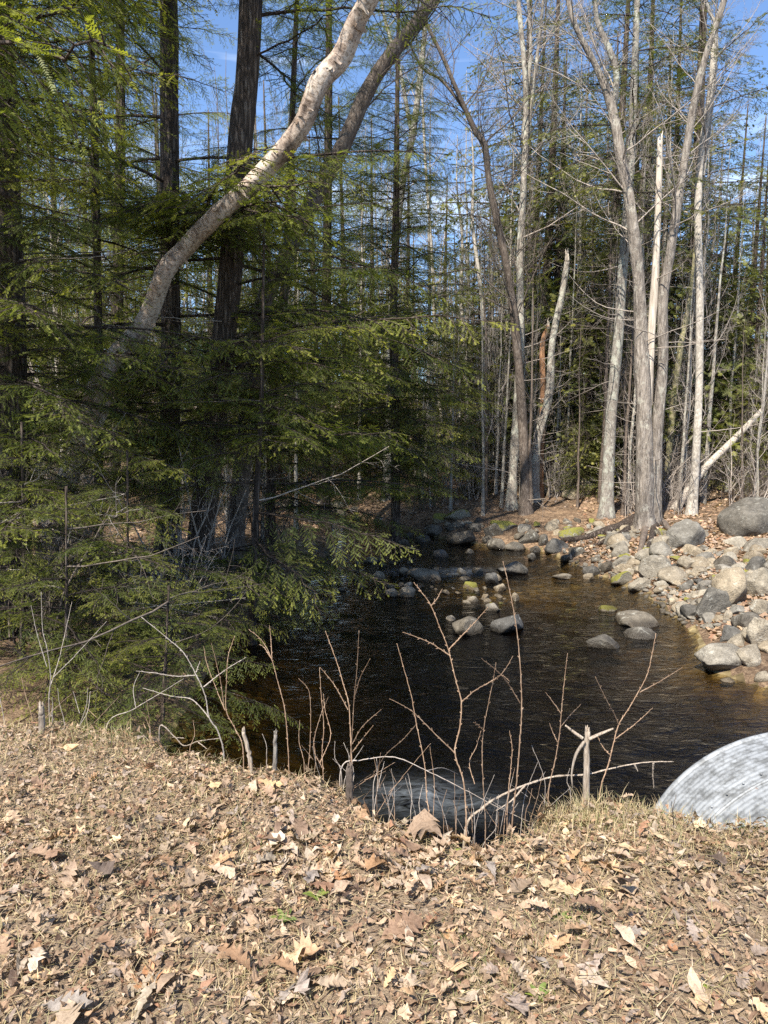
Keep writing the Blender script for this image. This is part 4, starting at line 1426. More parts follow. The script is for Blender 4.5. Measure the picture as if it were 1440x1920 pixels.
for k in range(270):
    d = rgb.uniform(22, 75) if k > 70 else rgb.uniform(20.5, 32)
    px = rgb.uniform(-250, 1690)
    if d < 26 and 760 < px < 900:
        continue
    s = rgb.uniform(0.6, 1.1)
    if d < 32:
        s *= 0.78
    x = (px - 720) / FPX * d
    if stream_sd(np.array([x]), np.array([d]))[0] < 0.8:
        continue
    bi = int(rgb.integers(0, 6))
    bg_tree(px, d, BARE_BG[bi], (s * 0.72, s * 0.72, s * rgb.uniform(1.0, 1.35)), ('thin ' if s < 0.68 else 'thicker ' if s > 0.9 else 'slim ') + ('grey', 'brown', 'pale')[bi % 3] + '-barked leafless tree ' + ('just ' if d < 32 else 'far ' if d > 55 else '') + region(px), 'leafless trees in the wood', 'leafless_tree')

for k in range(110):
    if k < 85:
        px, d = rgb.uniform(770, 1500), rgb.uniform(18.5, 30)
    else:
        px, d = rgb.uniform(-60, 700), rgb.uniform(15, 26)
    x = (px - 720) / FPX * d
    if stream_sd(np.array([x]), np.array([d]))[0] < 0.9:
        continue
    bi = int(rgb.integers(0, 6))
    s = rgb.uniform(0.28, 0.55)
    bg_tree(px, d, BARE_BG[bi], (s * 0.7, s * 0.7, s * rgb.uniform(0.9, 1.3)), ('short ' if s < 0.38 else 'lanky ') + ('grey', 'brown', 'pale')[bi % 3] + ' leafless sapling ' + region(px), 'leafless saplings', 'leafless_sapling')

# the far wood on the rising ground, a mass of stems and twigs
mb = MB()
far = [bare_branch(490 + k, L=3.0, depth=1, r0=0.05, rmin=0.02, sides=3, dens=1.5, seg=(5, 3)).arrays() for k in range(4)]
for k in range(230):
    d = rgb.uniform(62, 125)
    px = rgb.uniform(-300, 1740)
    x = (px - 720) / FPX * d
    z = gz1(x, d)
    H = rgb.uniform(11, 19)
    tube(mb, np.array([(x, d, z), (x + rgb.normal(0, .3), d, z + H * 0.5), (x + rgb.normal(0, .5), d, z + H)]), [0.16, 0.11, 0.03], 5, 0)
    for q in range(11):
        u = rgb.uniform(0.2, 1.0)
        Mx = Matrix.Translation((x, d, z + H * u)) @ Euler((0, -rgb.uniform(0.3, 1.1), rgb.uniform(0, 6.28)), 'XYZ').to_matrix().to_4x4() @ Matrix.Scale(rgb.uniform(0.6, 1.5) * (1.15 - 0.6 * u), 4)
        mb.add_mb(far[q % 4], Mx)
print('far wood tris', sum(len(q) * 2 for q in mb.quad))
tag(link('far_woods', mb.mesh('far_woods', M['twig'])), 'hazy grey-brown mass of leafless woods on the far rise', 'woods', kind='stuff')

# thickets of bare shrubs
SHRUB = []
for k in range(4):
    rgs = np.random.default_rng(60 + k)
    mb = MB()
    for q in range(9):
        Mx = Matrix.Translation((rgs.normal(0, 0.15), rgs.normal(0, 0.15), 0)) @ Euler((0, -rgs.uniform(0.5, 1.5), rgs.uniform(0, 6.28)), 'XYZ').to_matrix().to_4x4() @ Matrix.Scale(rgs.uniform(0.35, 0.7), 4)
        mb.add_mb(BB_A[rgs.integers(0, 6)], Mx)
    SHRUB.append(mb.mesh('shrub', M['twig']))
for k in range(96):
    if k < 40:
        px, d = rgb.uniform(1180, 1560), rgb.uniform(17.5, 26)
    elif k < 66:
        px, d = rgb.uniform(780, 1180), rgb.uniform(21.5, 30)
    else:
        px, d = rgb.uniform(-100, 560), rgb.uniform(7.5, 18)
    x = (px - 720) / FPX * d
    if stream_sd(np.array([x]), np.array([d]))[0] < 0.6:
        continue
    o = link('bare_shrub', SHRUB[k % 4], None, loc=(x, d, gz1(x, d) - 0.03), rot=(0, 0, rgb.uniform(0, 6.28)), scl=rgb.uniform(0.6, 1.3))
    dk = rgb.random() < 0.4
    if dk:
        o.material_slots[0].link = 'OBJECT'
        o.material_slots[0].material = M['twig_dark']
    if k < 40:
        tag(o, ('dark' if dk else 'grey') + (' knee-high' if o.scale[0] < 0.85 else ' waist-high' if o.scale[0] < 1.1 else ' head-high') + ' twiggy shrub in the thicket behind the huge boulder', 'shrub', 'thicket shrubs')
    elif k < 66:
        tag(o, 'bare twiggy shrub under the trees of the far bank', 'shrub', 'shrubs of the far bank')
    else:
        tag(o, ('dark' if dk else 'grey') + (' low' if o.scale[0] < 0.95 else ' tall') + ' bare shrub on the shaded hemlock bank', 'shrub', 'shrubs under the hemlocks')

# ------------------------------------------------------------------ leaves
def leaf_shape(kind):
    if kind == 'oak':
        t = np.array([0, .06, .14, .22, .30, .38, .47, .56, .64, .73, .81, .9, 1.0])
        w = np.array([.012, .03, .13, .09, .24, .11, .32, .13, .30, .12, .20, .10, .01])
        fwd = np.array([0, 0, .03, 0, .06, 0, .07, 0, .07, 0, .05, 0, 0])
    elif kind == 'beech':
        t = np.linspace(0, 1, 6)
        w = np.array([.012, .20, .25, .22, .12, .005])
        fwd = np.zeros(6)
    else:  # maple, a broad pointed leaf
        t = np.array([0, .05, .12, .22, .32, .42, .52, .60, .70, .82, 1.0])
        w = np.array([.02, .12, .33, .26, .44, .28, .36, .20, .20, .12, .005])
        fwd = np.array([0, -.05, -.06, 0, .12, 0, .10, 0, .04, 0, 0])
    k = len(t)
    V = np.zeros((k, 3, 3))
    V[:, 1, 0] = t
    V[:, 0, 0] = t + fwd
    V[:, 2, 0] = t + fwd
    V[:, 0, 1] = -w
    V[:, 2, 1] = w
    V = V.reshape(-1, 3)
    F = []
    for a in range(k - 1):
        for c in (0, 1):
            q = a * 3 + c
            F += [(q, q + 1, q + 4), (q, q + 4, q + 3)]
    # stalk
    st = np.array([(0, -.006, 0), (0, .006, 0), (-.28, .02, .03)])
    F.append((len(V), len(V) + 1, len(V) + 2))
    return np.vstack([V, st]), np.array(F)


LEAF_COLS = np.array([(0.44, 0.315, 0.215), (0.49, 0.37, 0.265), (0.38, 0.258, 0.172), (0.26, 0.165, 0.108), (0.36, 0.285, 0.235), (0.50, 0.405, 0.315), (0.34, 0.19, 0.12), (0.52, 0.39, 0.235), (0.15, 0.10, 0.075)])
LEAF_P = np.array([.23, .17, .19, .13, .11, .06, .04, .04, .03])
LEAF_P = LEAF_P / LEAF_P.sum()


def bend_leaves(V, N, rg, amt=1.0):
    """N differently curled copies of a flat leaf: (N, M, 3)"""
    W = np.tile(V[None], (N, 1, 1))
    W = W * np.stack([np.ones(N), rg.uniform(0.75, 1.15, N), np.ones(N)], -1)[:, None, :]
    x, y = W[..., 0] - 0.5, W[..., 1]
    a = rg.normal(0, 0.8, (N, 1)) * amt
    bb = rg.normal(0.4, 1.1, (N, 1)) * amt
    tw = rg.normal(0, 0.8, (N, 1)) * amt
    ph = rg.uniform(0, 6.28, (N, 1))
    W = W + rg.normal(0, 0.018, W.shape) * amt
    x, y = W[..., 0] - 0.5, W[..., 1]
    z = W[..., 2] * 1.6 + a * x * x + bb * y * y + tw * x * y + 0.05 * amt * np.sin(9 * x + ph) * np.abs(y) * 3 + 0.03 * amt * np.sin(14 * y + ph)
    # roll strongly curled leaves up round their midrib
    roll = np.where(rg.random((N, 1)) < 0.33, rg.uniform(1.5, 4.5, (N, 1)), rg.uniform(0, 0.9, (N, 1))) * amt
    yy = np.where(roll > 0.05, np.sin(roll * y) / np.maximum(roll, 0.05), y)
    zz = np.where(roll > 0.05, (1 - np.cos(roll * y)) / np.maximum(roll, 0.05), 0)
    return np.stack([x, yy, z * 0.6 + zz], -1)


def scatter_leaves(mb, kind, xs, ys, zs, sizes, rg, amt=1.0, tilt=0.38, nrm=None, cols=None):
    V, F = leaf_shape(kind)
    N = len(xs)
    W = bend_leaves(V, N, rg, amt) * sizes[:, None, None]
    az = rg.uniform(0, 6.28, N)
    tx, ty = rg.normal(0, tilt, N), rg.normal(0, tilt, N)
    c, s = np.cos(tx)[:, None], np.sin(tx)[:, None]
    X, Y, Z = W[..., 0], W[..., 1], W[..., 2]
    Y, Z = Y * c - Z * s, Y * s + Z * c
    c, s = np.cos(ty)[:, None], np.sin(ty)[:, None]
    X, Z = X * c + Z * s, -X * s + Z * c
    c, s = np.cos(az)[:, None], np.sin(az)[:, None]
    X, Y = X * c - Y * s, X * s + Y * c
    if nrm is not None:      # lay on the slope
        Z = Z + X * nrm[0][:, None] + Y * nrm[1][:, None]
    Z = Z - Z.min(1, keepdims=True) * 0.75
    out = np.stack([X + xs[:, None], Y + ys[:, None], Z + zs[:, None]], -1)
    if cols is None:
        cols = LEAF_COLS[rg.choice(len(LEAF_COLS), N, p=LEAF_P)] * rg.uniform(0.72, 1.15, (N, 1))
        drift = n2(xs, ys, 2.6, 8)
        cols = cols * (1 + 0.16 * drift)[:, None] * np.array((1.0, 0.965, 0.92))
    Mv = V.shape[0]
    cv = np.repeat(cols[:, None, :], Mv, 1)
    mid = np.zeros(Mv)
    mid[1:Mv - 3:3] = 1.0
    cv = cv * (1 - 0.12 * mid)[None, :, None] * rg.uniform(0.88, 1.1, (N, Mv, 1))
    FF = (F[None] + (np.arange(N) * Mv)[:, None, None]).reshape(-1, 3)
    mb.add(out.reshape(-1, 3), FF, 0, cv.reshape(-1, 3))


def slope(x, y, e=0.04):
    return np.clip((gz(x + e, y) - gz(x - e, y)) / (2 * e), -1.5, 1.5), np.clip((gz(x, y + e) - gz(x, y - e)) / (2 * e), -1.5, 1.5)


rl = np.random.default_rng(3)
mb = MB()
for kind, N, s0, s1 in (('oak', 2800, 0.035, 0.09), ('beech', 11000, 0.016, 0.052), ('maple', 4200, 0.022, 0.065)):
    x = rl.uniform(-3.6, 3.6, N)
    y = rl.uniform(0.7, 1.0, N) * 0 + rl.uniform(0.75, 4.4, N)
    ok = (y < edge_y(x) + 0.35) & (np.abs(x) < 0.75 * y + 1.0) & (rl.random(N) < 0.75 + 0.45 * n2(x, y, 2.1, 9))
    x, y = x[ok], y[ok]
    z = gz(x, y) + rl.uniform(0, 0.022, len(x))
    scatter_leaves(mb, kind, x, y, z, rl.uniform(s0, s1, len(x)) * rl.uniform(0.75, 1, len(x)), rl, 1.35, 0.42 if kind == 'oak' else 0.32, slope(x, y))
# crumbs and broken leaf bits
N = 90000
x = rl.uniform(-3.6, 3.6, N)
y = rl.uniform(0.75, 4.4, N)
ok = (y < edge_y(x) + 0.4) & (np.abs(x) < 0.75 * y + 1.0)
x, y = x[ok], y[ok]
N = len(x)
z = gz(x, y) + rl.uniform(0.0, 0.03, N)
aa_ = rl.uniform(0, 6.28, N)
q = rl.normal(0, 1, (N, 4, 3)) * rl.uniform(0.003, 0.010, (N, 1, 1))
el_ = rl.normal(0, 1, (N, 1)) * rl.uniform(0.005, 0.022, (N, 1))
q[:, 1, :2] += el_ * np.stack([np.cos(aa_), np.sin(aa_)], -1)
q[..., 2] *= 0.8
q[:, 2] = q[:, 0] + (q[:, 1] + q[:, 3]) * 0.9
V = q + np.stack([x, y, z + 0.004], -1)[:, None, :]
cols = LEAF_COLS[rl.choice(len(LEAF_COLS), N, p=LEAF_P)] * rl.uniform(0.6, 1.12, (N, 1)) * (1 + 0.16 * n2(x, y, 2.6, 8))[:, None] * np.array((1.0, 0.955, 0.9))
mb.add(V.reshape(-1, 3), np.arange(N * 4).reshape(-1, 4), 0, np.repeat(cols, 4, 0))
tag(link('leaf_litter', mb.mesh('leaf_litter', M['leaf_mat'], False)), 'dry leaf litter and leaf crumbs covering the near bank', 'leaf litter', kind='stuff')

# leaf litter on the far ground
mb = MB()
for N, gx0, gx1, gy0, gy1 in ((9000, 0.4, 1.2, 9.5, 17), (15000, 0.5, 1.6, 13, 34), (7000, -1.2, 0.2, 8, 24), (5000, -0.3, 0.6, 20, 44)):
    y = rl.uniform(gy0, gy1, N)
    x = rl.uniform(gx0, gx1, N) * y * 0.55
    ok = stream_sd(x, y) > 0.25
    x, y = x[ok], y[ok]
    N = len(x)
    z = gz(x, y) + 0.012
    a = rl.uniform(0, 6.28, N)
    s = rl.uniform(0.035, 0.075, N)
    dx = np.stack([np.cos(a) * s, np.sin(a) * s, rl.normal(0, 0.35, N) * s], -1)
    dy = np.stack([-np.sin(a) * s * 0.6, np.cos(a) * s * 0.6, rl.normal(0, 0.35, N) * s], -1)
    ctr = np.stack([x, y, z], -1)
    V = np.stack([ctr - dx, ctr - dy, ctr + dx, ctr + dy], 1)
    cols = LEAF_COLS[rl.choice(len(LEAF_COLS), N, p=LEAF_P)] * rl.uniform(0.7, 1.1, (N, 1)) * np.array((1, 0.92, 0.85))
    mb.add(V.reshape(-1, 3), np.arange(N * 4).reshape(-1, 4), 0, np.repeat(cols, 4, 0))
tag(link('forest_leaf_litter', mb.mesh('forest_leaf_litter', M['leaf_mat'], False)), 'brown fallen leaves on the forest floor across the stream', 'leaf litter', kind='stuff')

# the largest single leaves
LM = {}
COLN = ['tan', 'pale tan', 'brown', 'dark brown', 'greyish', 'bleached', 'rust-red', 'golden', 'blackish']
for kind in ('oak', 'beech', 'maple'):
    for ci in range(9):
        for vi in range(3):
            t = MB()
            rr = np.random.default_rng(hash((kind == 'oak', kind == 'beech', ci, vi)) % 100000)
            scatter_leaves(t, kind, np.zeros(1), np.zeros(1), np.zeros(1), np.ones(1), rr, 1.15, 0.25, None, LEAF_COLS[ci:ci + 1] * 1.04)
            LM[kind, ci, vi] = t.mesh(kind + '_leaf', M['leaf_mat'], True)
rr = np.random.default_rng(8)
cnt = 0
while cnt < 288:
    px, py = rr.uniform(-10, 1450), rr.uniform(1380, 1925)
    if cnt % 3 == 0:
        px, py = rr.normal(860, 220), rr.normal(1610, 45)
    p = hit(px, py)
    if p[1] > edge_y(p[0]) + 0.12:
        continue
    kind = rr.choice(['oak', 'oak', 'maple', 'beech'])
    ci = int(rr.choice(9, p=LEAF_P))
    s = rr.uniform(0.06, 0.125) * (0.8 if kind != 'oak' else 1)
    sx, sy = slope(np.array([p[0]]), np.array([p[1]]))
    o = link('fallen_leaf', LM[kind, ci, cnt % 3], None, loc=(p[0], p[1], p[2] + rr.uniform(0.018, 0.035)), rot=(math.atan(sy[0]) + rr.normal(0, .12), -math.atan(sx[0]) + rr.normal(0, .12), rr.uniform(0, 6.28)), scl=s)
    # keep the slope tilt in world axes
    o.rotation_mode = 'QUATERNION'
    nrm = Vector((-sx[0] + rr.normal(0, .16), -sy[0] + rr.normal(0, .16), 1)).normalized()
    o.rotation_quaternion = nrm.to_track_quat('Z', 'Y') @ Euler((0, 0, rr.uniform(0, 6.28))).to_quaternion()
    kn = {'oak': 'lobed oak leaf', 'maple': 'broad pointed maple leaf', 'beech': 'narrow oval beech leaf'}[kind]
    tag(o, 'fallen %s %s, whole and dry, on the near bank litter' % (COLN[ci], kn), 'leaf', 'whole fallen leaves on the near bank')
    cnt += 1


def one_leaf(px, py, size, kind, ci, label, az, amt=1.0, seed=1):
    t = MB()
    scatter_leaves(t, kind, np.zeros(1), np.zeros(1), np.zeros(1), np.ones(1) * size, np.random.default_rng(seed), amt, 0.1, None, LEAF_COLS[ci:ci + 1])
    p = hit(px, py)
    tag(link('fallen_leaf', t.mesh('fallen_leaf', M['leaf_mat']), None, loc=(p[0], p[1], p[2] + 0.045), rot=(0.12, 0, az)), label, 'leaf', 'whole fallen leaves on the near bank')


one_leaf(755, 1768, 0.16, 'oak', 3, 'large dark brown oak leaf with deep lobes lying flat near the green sprouts', 0.3, 0.4, 5)
one_leaf(850, 1838, 0.085, 'beech', 0, 'tightly curled smooth orange-tan leaf on a patch of dry grass', 0.5, 1.2, 9)
one_leaf(1050, 1690, 0.15, 'oak', 7, 'long golden leaf edge-on in the dry grass beside a green tuft', 2.2, 0.8, 12)
one_leaf(800, 1590, 0.16, 'maple', 2, 'upright reddish brown leaf at the lip of the bank below the twigs', 1.2, 1.0, 14)

# ------------------------------------------------------------------ grass
def blades(mb, x, y, h, lean, cols, rg, w=0.0022, seg=3, flat=1.0, z0=0.0):
    N = len(x)
    z = gz(x, y) - 0.004
    az = rg.uniform(0, 6.28, N)
    d = np.stack([np.cos(az), np.sin(az)], -1)
    sd_ = np.stack([-np.sin(az), np.cos(az)], -1) * w
    V = np.zeros((N, (seg + 1) * 2, 3))
    for k in range(seg + 1):
        f = k / seg
        o = d * (lean * f ** 1.6 * h)[:, None]
        zz = z + z0 + flat * h * f * np.sqrt(np.maximum(0.05, 1 - (lean * f * 0.8) ** 2))
        ww = sd_ * (1 - 0.9 * f)
        V[:, 2 * k, :2] = np.stack([x, y], -1) + o - ww
        V[:, 2 * k + 1, :2] = np.stack([x, y], -1) + o + ww
        V[:, 2 * k, 2] = zz
        V[:, 2 * k + 1, 2] = zz
    F = np.array([(2 * k, 2 * k + 1, 2 * k + 3, 2 * k + 2) for k in range(seg)])
    FF = (F[None] + (np.arange(N) * (seg + 1) * 2)[:, None, None]).reshape(-1, 4)
    mb.add(V.reshape(-1, 3), FF, 0, np.repeat(cols, (seg + 1) * 2, 0))


rgz = np.random.default_rng(17)
STRAW = np.array([(0.42, 0.335, 0.205), (0.50, 0.42, 0.28), (0.34, 0.26, 0.155), (0.38, 0.34, 0.19)])
GREEN = np.array([(0.13, 0.165, 0.045), (0.17, 0.195, 0.065), (0.09, 0.125, 0.035)])
mb = MB()
xs, ys, hs, ls, cs = [], [], [], [], []


def patch(px, py, rad, n, h0, h1, green=0.0, lean=(0.2, 1.1)):
    c = hit(px, py)
    a = rgz.normal(0, rad, (n, 2))
    x, y = c[0] + a[:, 0], c[1] + a[:, 1]
    ok = y < edge_y(x) + 0.22
    x, y = x[ok], y[ok]
    k = len(x)
    xs.append(x); ys.append(y); hs.append(rgz.uniform(h0, h1, k)); ls.append(rgz.uniform(*lean, k))
    cc = STRAW[rgz.integers(0, 4, k)]
    g = rgz.random(k) < green
    cc = np.where(g[:, None], GREEN[rgz.integers(0, 3, k)], cc)
    cs.append(cc * rgz.uniform(0.75, 1.1, (k, 1)))


for px, py, rad, n, h0, h1, g in [(240, 1375, .16, 420, .04, .13, .45), (60, 1375, .25, 420, .03, .10, .2), (330, 1400, .15, 260, .03, .09, .35), (420, 1425, .06, 70, .03, .09, .5),
                                  (120, 1430, .3, 500, .02, .07, .1), (560, 1440, .15, 220, .03, .08, .25), (650, 1480, .12, 160, .03, .09, .3),
                                  (1080, 1500, .14, 900, .03, .12, .08), (1180, 1500, .16, 1000, .03, .10, .12), (1255, 1495, .07, 260, .03, .09, .7), (1330, 1530, .18, 520, .02, .08, .35), (1420, 1530, .12, 240, .03, .09, .5),
                                  (1400, 1600, .22, 420, .02, .06, .3), (1280, 1600, .2, 420, .02, .06, .15), (1050, 1560, .2, 300, .02, .07, .05), (1150, 1640, .2, 300, .02, .06, .1),
                                  (900, 1830, .11, 420, .02, .05, .18), (1080, 1740, .08, 160, .02, .05, .45), (960, 1790, .15, 220, .02, .05, .1), (470, 1850, .10, 260, .02, .06, .1), (160, 1580, .14, 260, .02, .06, .2),
                                  (440, 1620, .2, 220, .02, .06, .15), (1000, 1880, .12, 200, .02, .04, .3), (420, 1480, .25, 500, .02, .07, .15), (230, 1480, .3, 500, .02, .06, .1), (1330, 1830, .2, 200, .02, .05, .2), (250, 1750, .25, 200, .02, .05, .1)]:
    patch(px, py + (24 if px > 1000 and py < 1545 else 12 if py < 1445 else 0), rad, n, h0, h1, g)
# loose straw everywhere
N = 26000
x = rgz.uniform(-3.2, 3.2, N)
y = rgz.uniform(0.8, 4.2, N)
ok = (y < edge_y(x) + 0.1) & (np.abs(x) < 0.75 * y + 0.8)
x, y = x[ok], y[ok]
blades(mb, x, y, rgz.uniform(0.03, 0.11, len(x)), rgz.uniform(0.7, 1.3, len(x)), STRAW[rgz.integers(0, 4, len(x))] * rgz.uniform(0.7, 1.15, (len(x), 1)), rgz, 0.0016, 2, 0.22, rgz.uniform(0.008, 0.035, len(x)))
blades(mb, np.concatenate(xs), np.concatenate(ys), np.concatenate(hs), np.concatenate(ls), np.concatenate(cs), rgz, 0.0017)
tag(link('grass', mb.mesh('grass', M['grass_mat'])), 'dry straw and short spring grass on the near bank', 'grass', kind='stuff')

# ------------------------------------------------------------------ green sprouts
def sprout(px, py, s, label, seed, nl=6):
    rg = np.random.default_rng(seed)
    p = hit(px, py)
    root = tag(empty('green_sprout', (p[0], p[1], p[2] + 0.012)), label, 'plant', None)
    for k in range(nl):
        az = k * 2.4 + rg.uniform(-.3, .3)
        ln = s * rg.uniform(0.6, 1.1)
        V, Fq = [], []
        for q in range(6):
            f = q / 5
            w = ln * 0.16 * math.sin(math.pi * min(1, f * 0.9 + 0.08)) + 0.0006
            rr_ = ln * f * 0.8
            zz = ln * (0.75 * f - 0.35 * f * f)
            for sg, up in ((-1, 0.35), (0, 0), (1, 0.35)):
                V.append((rr_ * math.cos(az) - sg * w * math.sin(az), rr_ * math.sin(az) + sg * w * math.cos(az), zz + up * w))
        for q in range(5):
            a = q * 3
            Fq += [(a, a + 1, a + 4, a + 3), (a + 1, a + 2, a + 5, a + 4)]
        mb = MB()
        mb.add(V, Fq, 0, np.array((0.17, 0.22, 0.055)) * rg.uniform(0.8, 1.2))
        link('leaf', mb.mesh('sprout_leaf', M['grass_mat']), root)


sprout(592, 1692, 0.055, 'upright bright green sprout of folded leaves', 1, 5)
sprout(532, 1736, 0.06, 'wider yellow-green sprout below the upright one', 2, 6)
sprout(1052, 1732, 0.055, 'grassy green sprout beside the long golden leaf', 3, 7)
sprout(1010, 1880, 0.05, 'small green sprout in dry grass past the curled orange-tan leaf', 4, 5)
sprout(1308, 1870, 0.05, 'lone light green sprout under rust-coloured leaves', 5, 5)
sprout(1255, 1524, 0.08, 'leafy green tuft at the corner of the metal culvert', 6, 9)
sprout(850, 1605, 0.035, 'tiny dark green seedling behind the reddish upright leaf', 7, 4)

# ------------------------------------------------------------------ culvert
m, n, l, b = new_mat('galvanised_steel')
v = worldcoord(n, l)
c = ramp(n, l, noise(n, l, v, 3.5, 6, 0.65), [(0.3, (0.21, 0.22, 0.228)), (0.7, (0.34, 0.355, 0.365))])
rs = ramp(n, l, noise(n, l, v, 4.2, 5, 0.6), [(0.66, (0, 0, 0)), (0.70, (1, 1, 1))])
c = mixc(n, l, rs, c, (0.24, 0.12, 0.07))
st = ramp(n, l, noise(n, l, v, 14, 6, 0.7), [(0.38, (0.55, 0.54, 0.52)), (0.55, (1, 1, 1))])
c = mixc(n, l, 1.0, c, st, 'MULTIPLY')
l.new(c, b.inputs['Base Color'])
b.inputs['Metallic'].default_value = 0.2
b.inputs['Roughness'].default_value = 0.62
bump(n, l, noise(n, l, v, 30, 4), b, 0.2, 0.004)
M['steel'] = m


def culvert():
    # round corrugated pipe lying along an axis that runs out of the bank towards the pool
    rad = 1.0
    ax = np.array((-0.10, 1.0, 0.0))
    ax /= np.linalg.norm(ax)
    sx = np.array((ax[1], -ax[0], 0))
    ctr = at_y(1468, 1606, 4.4)
    L = 2.8
    base = Vector(ctr)
    root = tag(empty('culvert_pipe', base), 'large corrugated grey metal culvert pipe sticking out of the bank', 'culvert')
    mb = MB()
    na, nl_ = 60, 640
    ang = np.linspace(0, 2 * math.pi, na, endpoint=False)
    s = np.linspace(0, L, nl_)
    for rr_, flip in ((0.0, False), (-0.035, True)):
        if flip:
            nl_ = 40
            s = np.linspace(0, L, nl_)
        A, S = np.meshgrid(ang, s)
        # helical corrugation
        rc = rad + rr_ + 0.0018 * np.cos(2 * math.pi * (S / 0.036 + A / (2 * math.pi)))
        # skewed (mitred) mouth: the side towards the camera sticks out less
        off = S * (1 - 0.0 * np.cos(A))
        V = ctr + (np.cos(A) * rc)[..., None] * sx + (np.sin(A) * rc * 0.86)[..., None] * np.array((0, 0, 1)) - off[..., None] * ax
        i = np.arange(nl_ - 1)[:, None] * na
        j = np.arange(na)[None, :]
        j2 = (j + 1) % na
        F = np.stack([i + j, i + j2, i + na + j2, i + na + j], -1).reshape(-1, 4)
        mb.add((V - ctr).reshape(-1, 3), F[:, ::-1] if flip else F)
    link('barrel', mb.mesh('barrel', M['steel']), root)
    rb = MB()
    a2 = np.linspace(0, 2 * math.pi, 73)
    P = np.stack([np.cos(a2) * (rad - 0.015), np.zeros(73), np.sin(a2) * (rad - 0.015)], -1)
    Pw = P[:, :1] * sx + P[:, 2:] * np.array((0, 0, 0.86)) + ax * 0.01
    tube(rb, Pw, np.full(73, 0.024), 8, 0, cap=False)
    link('rim', rb.mesh('rim', M['steel']), root)
    # lapped seam band with bolts
    sb = MB()
    P2 = np.stack([np.cos(a2) * (rad + 0.004), np.zeros(73), np.sin(a2) * (rad + 0.004)], -1)
    Pw = P2[:, :1] * sx + P2[:, 2:] * np.array((0, 0, 0.86)) - ax * 0.42
    tube(sb, Pw, np.full(73, 0.010), 6, 0, cap=False)
    link('seam', sb.mesh('seam', M['steel']), root)
    for k in range(10):
        t = R(95 + k * 7)
        q = (math.cos(t) * sx + math.sin(t) * np.array((0, 0, 0.86))) * (rad + 0.012) - ax * (0.36)
        bb = MB()
        v, f = ICO2
        bb.add(v * 0.007 + q, f)
        link('bolt', bb.mesh('bolt', M['steel']), root)


culvert()

# ------------------------------------------------------------------ bare saplings, stubs and fallen branches on the near bank lip
def sapling(label, stems, d=None, w=5.0, matname='twig_red', name='bare_sapling', group=None, buds=True, seed=0):
    """stems: list of pixel polylines, the first is the main stem (foot first)"""
    rg = np.random.default_rng(4000 + seed)
    fx, fy = stems[0][0]
    if d is None:
        d = float(edge_y(np.array([(fx - 720) / FPX * 3.1]))[()] if False else edge_y((fx - 720) / FPX * 3.15)) + 0.05
    foot = at_y(fx, fy, d)
    g = gz1(foot[0], foot[1])
    base = Vector((foot[0], foot[1], min(g, foot[2])))
    root = tag(empty(name, base), label, 'sapling' if name == 'bare_sapling' else 'stem', group)
    for si, path in enumerate(stems):
        lean = rg.uniform(-0.25, 0.35) if si else rg.uniform(-0.05, 0.25)
        if si:
            # start at the depth of the closest main-stem point
            k = int(np.argmin([abs(path[0][0] - a[0]) + abs(path[0][1] - a[1]) for a in stems[0]]))
            d0 = d + dl0 * k / max(1, len(stems[0]) - 1)
        else:
            d0, dl0 = d, lean
        m_ = len(path)
        pts = [at_y(px, py, d0 + lean * k / max(1, m_ - 1)) for k, (px, py) in enumerate(path)]
        if si == 0:
            pts = [np.array(base) - np.array((0, 0, 0.05))] + pts
        w0 = w * 0.52 if si == 0 else w * 0.37
        ln = len(pts)
        rad = [w0 * d / FPX / 2 * (1 - 0.62 * k / (ln - 1)) for k in range(ln)]
        nn = 10 * ln
        P, r = smooth_path(pts, rad, nn)
        P += rg.normal(0, 0.0005, P.shape)
        r = r * (1 + 0.35 * (rg.random(nn) < 0.16))
        mb = MB()
        tube(mb, P - np.array(base), r, 6, 0)
        if buds:
            for k in range(4, nn - 1, 5):
                t_ = P[k + 1] - P[k]
                t_ /= np.linalg.norm(t_) + 1e-9
                sd_ = np.cross(t_, (0, 1, 0)) * (1 if k % 2 else -1)
                sd_ /= np.linalg.norm(sd_) + 1e-9
                q = P[k] - np.array(base)
                bl = rg.uniform(0.006, 0.012)
                tube(mb, np.array([q, q + (sd_ * 0.7 + t_ * 0.7) * bl * 0.6, q + (sd_ * 0.6 + t_ * 0.8) * bl]), [r[k] * 0.8, r[k] * 0.85, 0.0004], 5, 0)
        link('stem' if si == 0 else 'twig', mb.mesh('stem', M[matname]), root)
    return root


sapling('tallest zigzag bare sapling with many side twigs, rooted at the notch of the bank', [
    [(874, 1540), (869, 1465), (853, 1412), (862, 1364), (865, 1317), (855, 1277), (845, 1235), (841, 1218), (829, 1187), (808, 1136), (790, 1110), (776, 1092)],
    [(808, 1136), (820, 1122), (829, 1104)], [(841, 1218), (872, 1186), (892, 1165), (915, 1138)], [(842, 1228), (815, 1210), (795, 1200), (755, 1185)],
    [(865, 1317), (890, 1295), (920, 1278), (942, 1262), (962, 1230)], [(853, 1412), (815, 1375), (785, 1345), (768, 1330), (730, 1310)]], w=6.5, seed=1)
sapling('tall straight bare sapling with one long side twig', [
    [(960, 1545), (968, 1470), (974, 1400), (978, 1330), (976, 1260), (970, 1190), (962, 1140), (952, 1090), (943, 1052)],
    [(975, 1318), (955, 1285), (942, 1268), (925, 1252), (903, 1235)]], w=6.5, seed=2)
